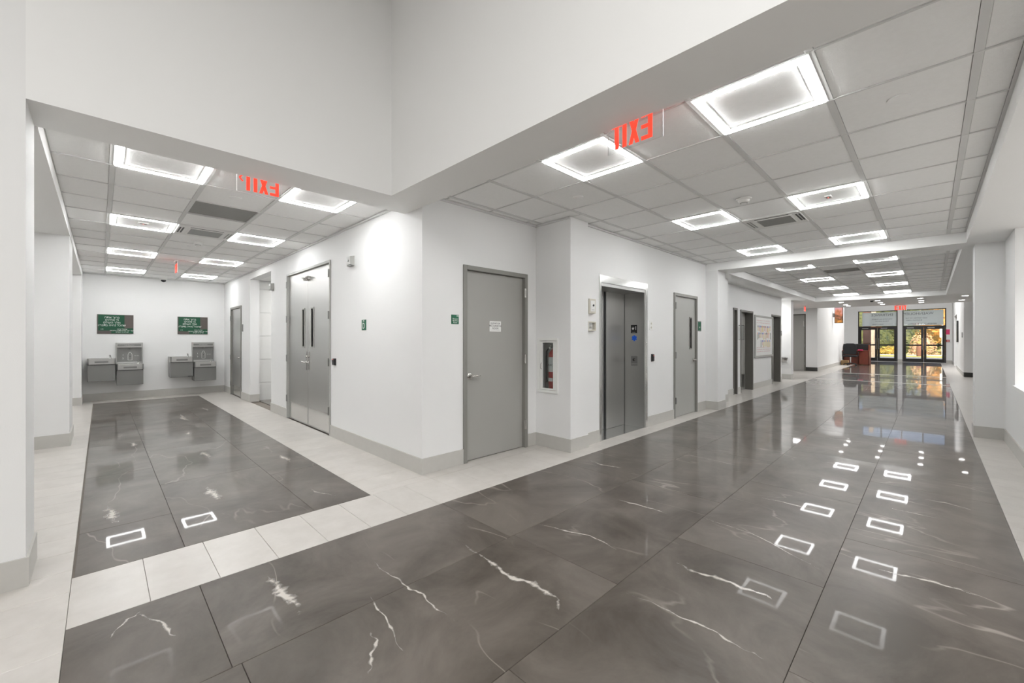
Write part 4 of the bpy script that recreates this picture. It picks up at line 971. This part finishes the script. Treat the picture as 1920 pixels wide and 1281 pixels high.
for k in range(5):
    a = 2*PI*k/5+.3; l_ = B().tube([(0, 0, .12), (.28*math.cos(a), .28*math.sin(a), .075)], [.025, .016], 8); l_.build('base_arm', 'black', ch)
    B().lathe((.28*math.cos(a), .28*math.sin(a), .03), [(.01, -.03), (.028, -.02), (.03, .0), (.028, .02), (.01, .03)], 12, 'y').build('caster', 'black', ch, smooth=True)
o = B().box(28.5, 28.85, 3.12, 3.42, 0, .24).build('cardboard_box', 'carton', bevel=.004); tag(o, 'small open cardboard box on the floor left of the office chair', 'box')
# ------------------------------------------------------------------ outside the entrance
def out(name, b, m, label, cat): o = b.build(name, m); tag(o, label, cat, kind='structure'); return o
out('ground', B().box(34.85, 41, -30, 30, -.3, -.02), 'concrete', 'concrete forecourt outside the entrance', 'ground')
out('ground', B().box(41, 46, -30, 30, -.3, -.05), 'asphalt', 'asphalt drive outside the entrance', 'road')
out('ground', B().box(46, 90, -40, 40, -.3, .0), 'grass', 'sunlit lawn beyond the drive', 'lawn')
out('ground', B().box(49, 50.2, -40, 40, -.1, .03), 'concrete', 'pale path across the lawn', 'path')
def core(b, x, y, z0, rx, ry, h, n=14):
    prof = [(.75, 0), (.95, .2), (1, .45), (.85, .7), (.5, .92), (.1, 1)]
    vs = [(x+rx*r*math.cos(2*PI*k/n), y+ry*r*math.sin(2*PI*k/n), z0+h*q) for r, q in prof for k in range(n)]; fs = []
    for i in range(5):
        for k in range(n): fs.append((i*n+k, i*n+(k+1) % n, (i+1)*n+(k+1) % n, (i+1)*n+k))
    b.add(vs, fs+[tuple(5*n+k for k in range(n))])
def bush(x, y, rx, ry, h, m, label, n=900, z0=0, cat='bush', name='bush', group='bushes and trees outside the entrance', ls=.12):
    b = B(); rnd = random.Random(int(x*10+y*100))
    for i in range(n):
        u, v = rnd.uniform(0, 2*PI), rnd.uniform(-.2, 1); c = math.sqrt(max(0, 1-v*v)); k = rnd.uniform(.75, 1.05)
        p = Vector((x+rx*c*math.cos(u)*k, y+ry*c*math.sin(u)*k, z0+h*max(v, 0)*k+.05))
        d = Vector((rnd.uniform(-1, 1), rnd.uniform(-1, 1), rnd.uniform(-.3, 1))).normalized()*ls*rnd.uniform(.7, 1.5); e_ = d.orthogonal().normalized()*ls*.55
        b.add([p, p+d*.5+e_, p+d, p+d*.5-e_], [(0, 1, 2, 3)])
    b.lathe((x, y, z0), [(.55, .02), (.8, .25), (.86, .5), (.72, .75), (.4, .9), (.08, .95)], 12) if False else core(b, x, y, z0, rx*.8, ry*.8, h*.85)
    for i in range(6):
        a = i*1.1; b.tube([(x, y, 0), (x+rx*.5*math.cos(a), y+ry*.5*math.sin(a), z0+h*.7)], [.05, .02], 5)
    o = b.build(name, m); tag(o, label, cat, group); return o
bush(54, 4.0, 2.0, 2.0, 3.2, 'leafgreen', 'dark green shrub seen through the left entrance doors')
bush(56.5, 1.7, .9, .9, 3.4, 'leafgreen', 'green bush seen through the middle of the entrance')
bush(51.5, .5, .9, .9, 1.9, 'leafpink', 'pinkish plume grass seen through the right entrance doors')
bush(53, -1.5, 1.0, .9, 2.1, 'leafpink', 'pale plume grass at the right edge of the entrance view')
bush(61, -1.5, 3.2, 3.0, 4.5, 'leaforange', 'orange autumn tree crown behind the plume grass', 1500, 1.0, 'tree', 'tree', ls=.25)
bush(66, 5.5, 3.4, 3.8, 6.0, 'leafgreen', 'broad green tree crown behind the shrubs', 1800, .5, 'tree', 'tree', ls=.25)
bush(68, -9, 4, 4.2, 5.5, 'leafyellow', 'yellow autumn tree far right outside the entrance', 1600, .5, 'tree', 'tree', ls=.3)
bush(51, 2.6, .8, .9, .7, 'leafyellow', 'low yellow shrub on the lawn edge', 500)
for i_, (yy, mm, ll) in enumerate([(16, 'leafgreen', 'dark hedge far left beyond the lawn'), (9, 'leafyellow', 'yellow green hedge behind the left shrubs'), (2, 'leafgreen', 'green hedge far behind the middle of the entrance'), (-5, 'leaforange', 'orange hedge far behind the right doors'), (-12, 'leafyellow', 'yellow hedge far right beyond the lawn')]):
    bush(78, yy, 2.5, 3.05, 6.5, mm, ll, 1200, 0, 'hedge', 'hedge', ls=.35)
o = B().tube([(43.5, 3.25, -.05), (43.5, 3.3, 1.5), (43.6, 3.2, 3.4), (43.5, 3.35, 6)], [.26, .2, .18, .15], 10).build('tree', 'bark', smooth=True); tag(o, 'pale tree trunk outside the left entrance doors', 'tree')
o = B().box(38.0, 38.5, 2.95, 3.35, -.02, 3.6).build('masonry_pier', 'brick', bevel=.01); tag(o, 'brown masonry pier outside the left entrance doors', 'pier')
o = B().lathe((47.2, .62, -.02), [(.17, 0), (.2, .1), (.2, .95), (.17, 1.0)], 16).build('litter_bin', 'brick', smooth=True); tag(o, 'brown litter bin outside the right entrance doors', 'bin')
r = thing('sign_post', (50.5, -.70, 0), 'white sign on a post at the right edge of the entrance view', 'sign'); B().cyl((0, 0, -.05), 'z', .05, 2.9, 10).build('post', 'white', r, smooth=True); B().box(-.06, -.03, -.06, .16, 1.55, 2.35).build('panel', 'white', r)
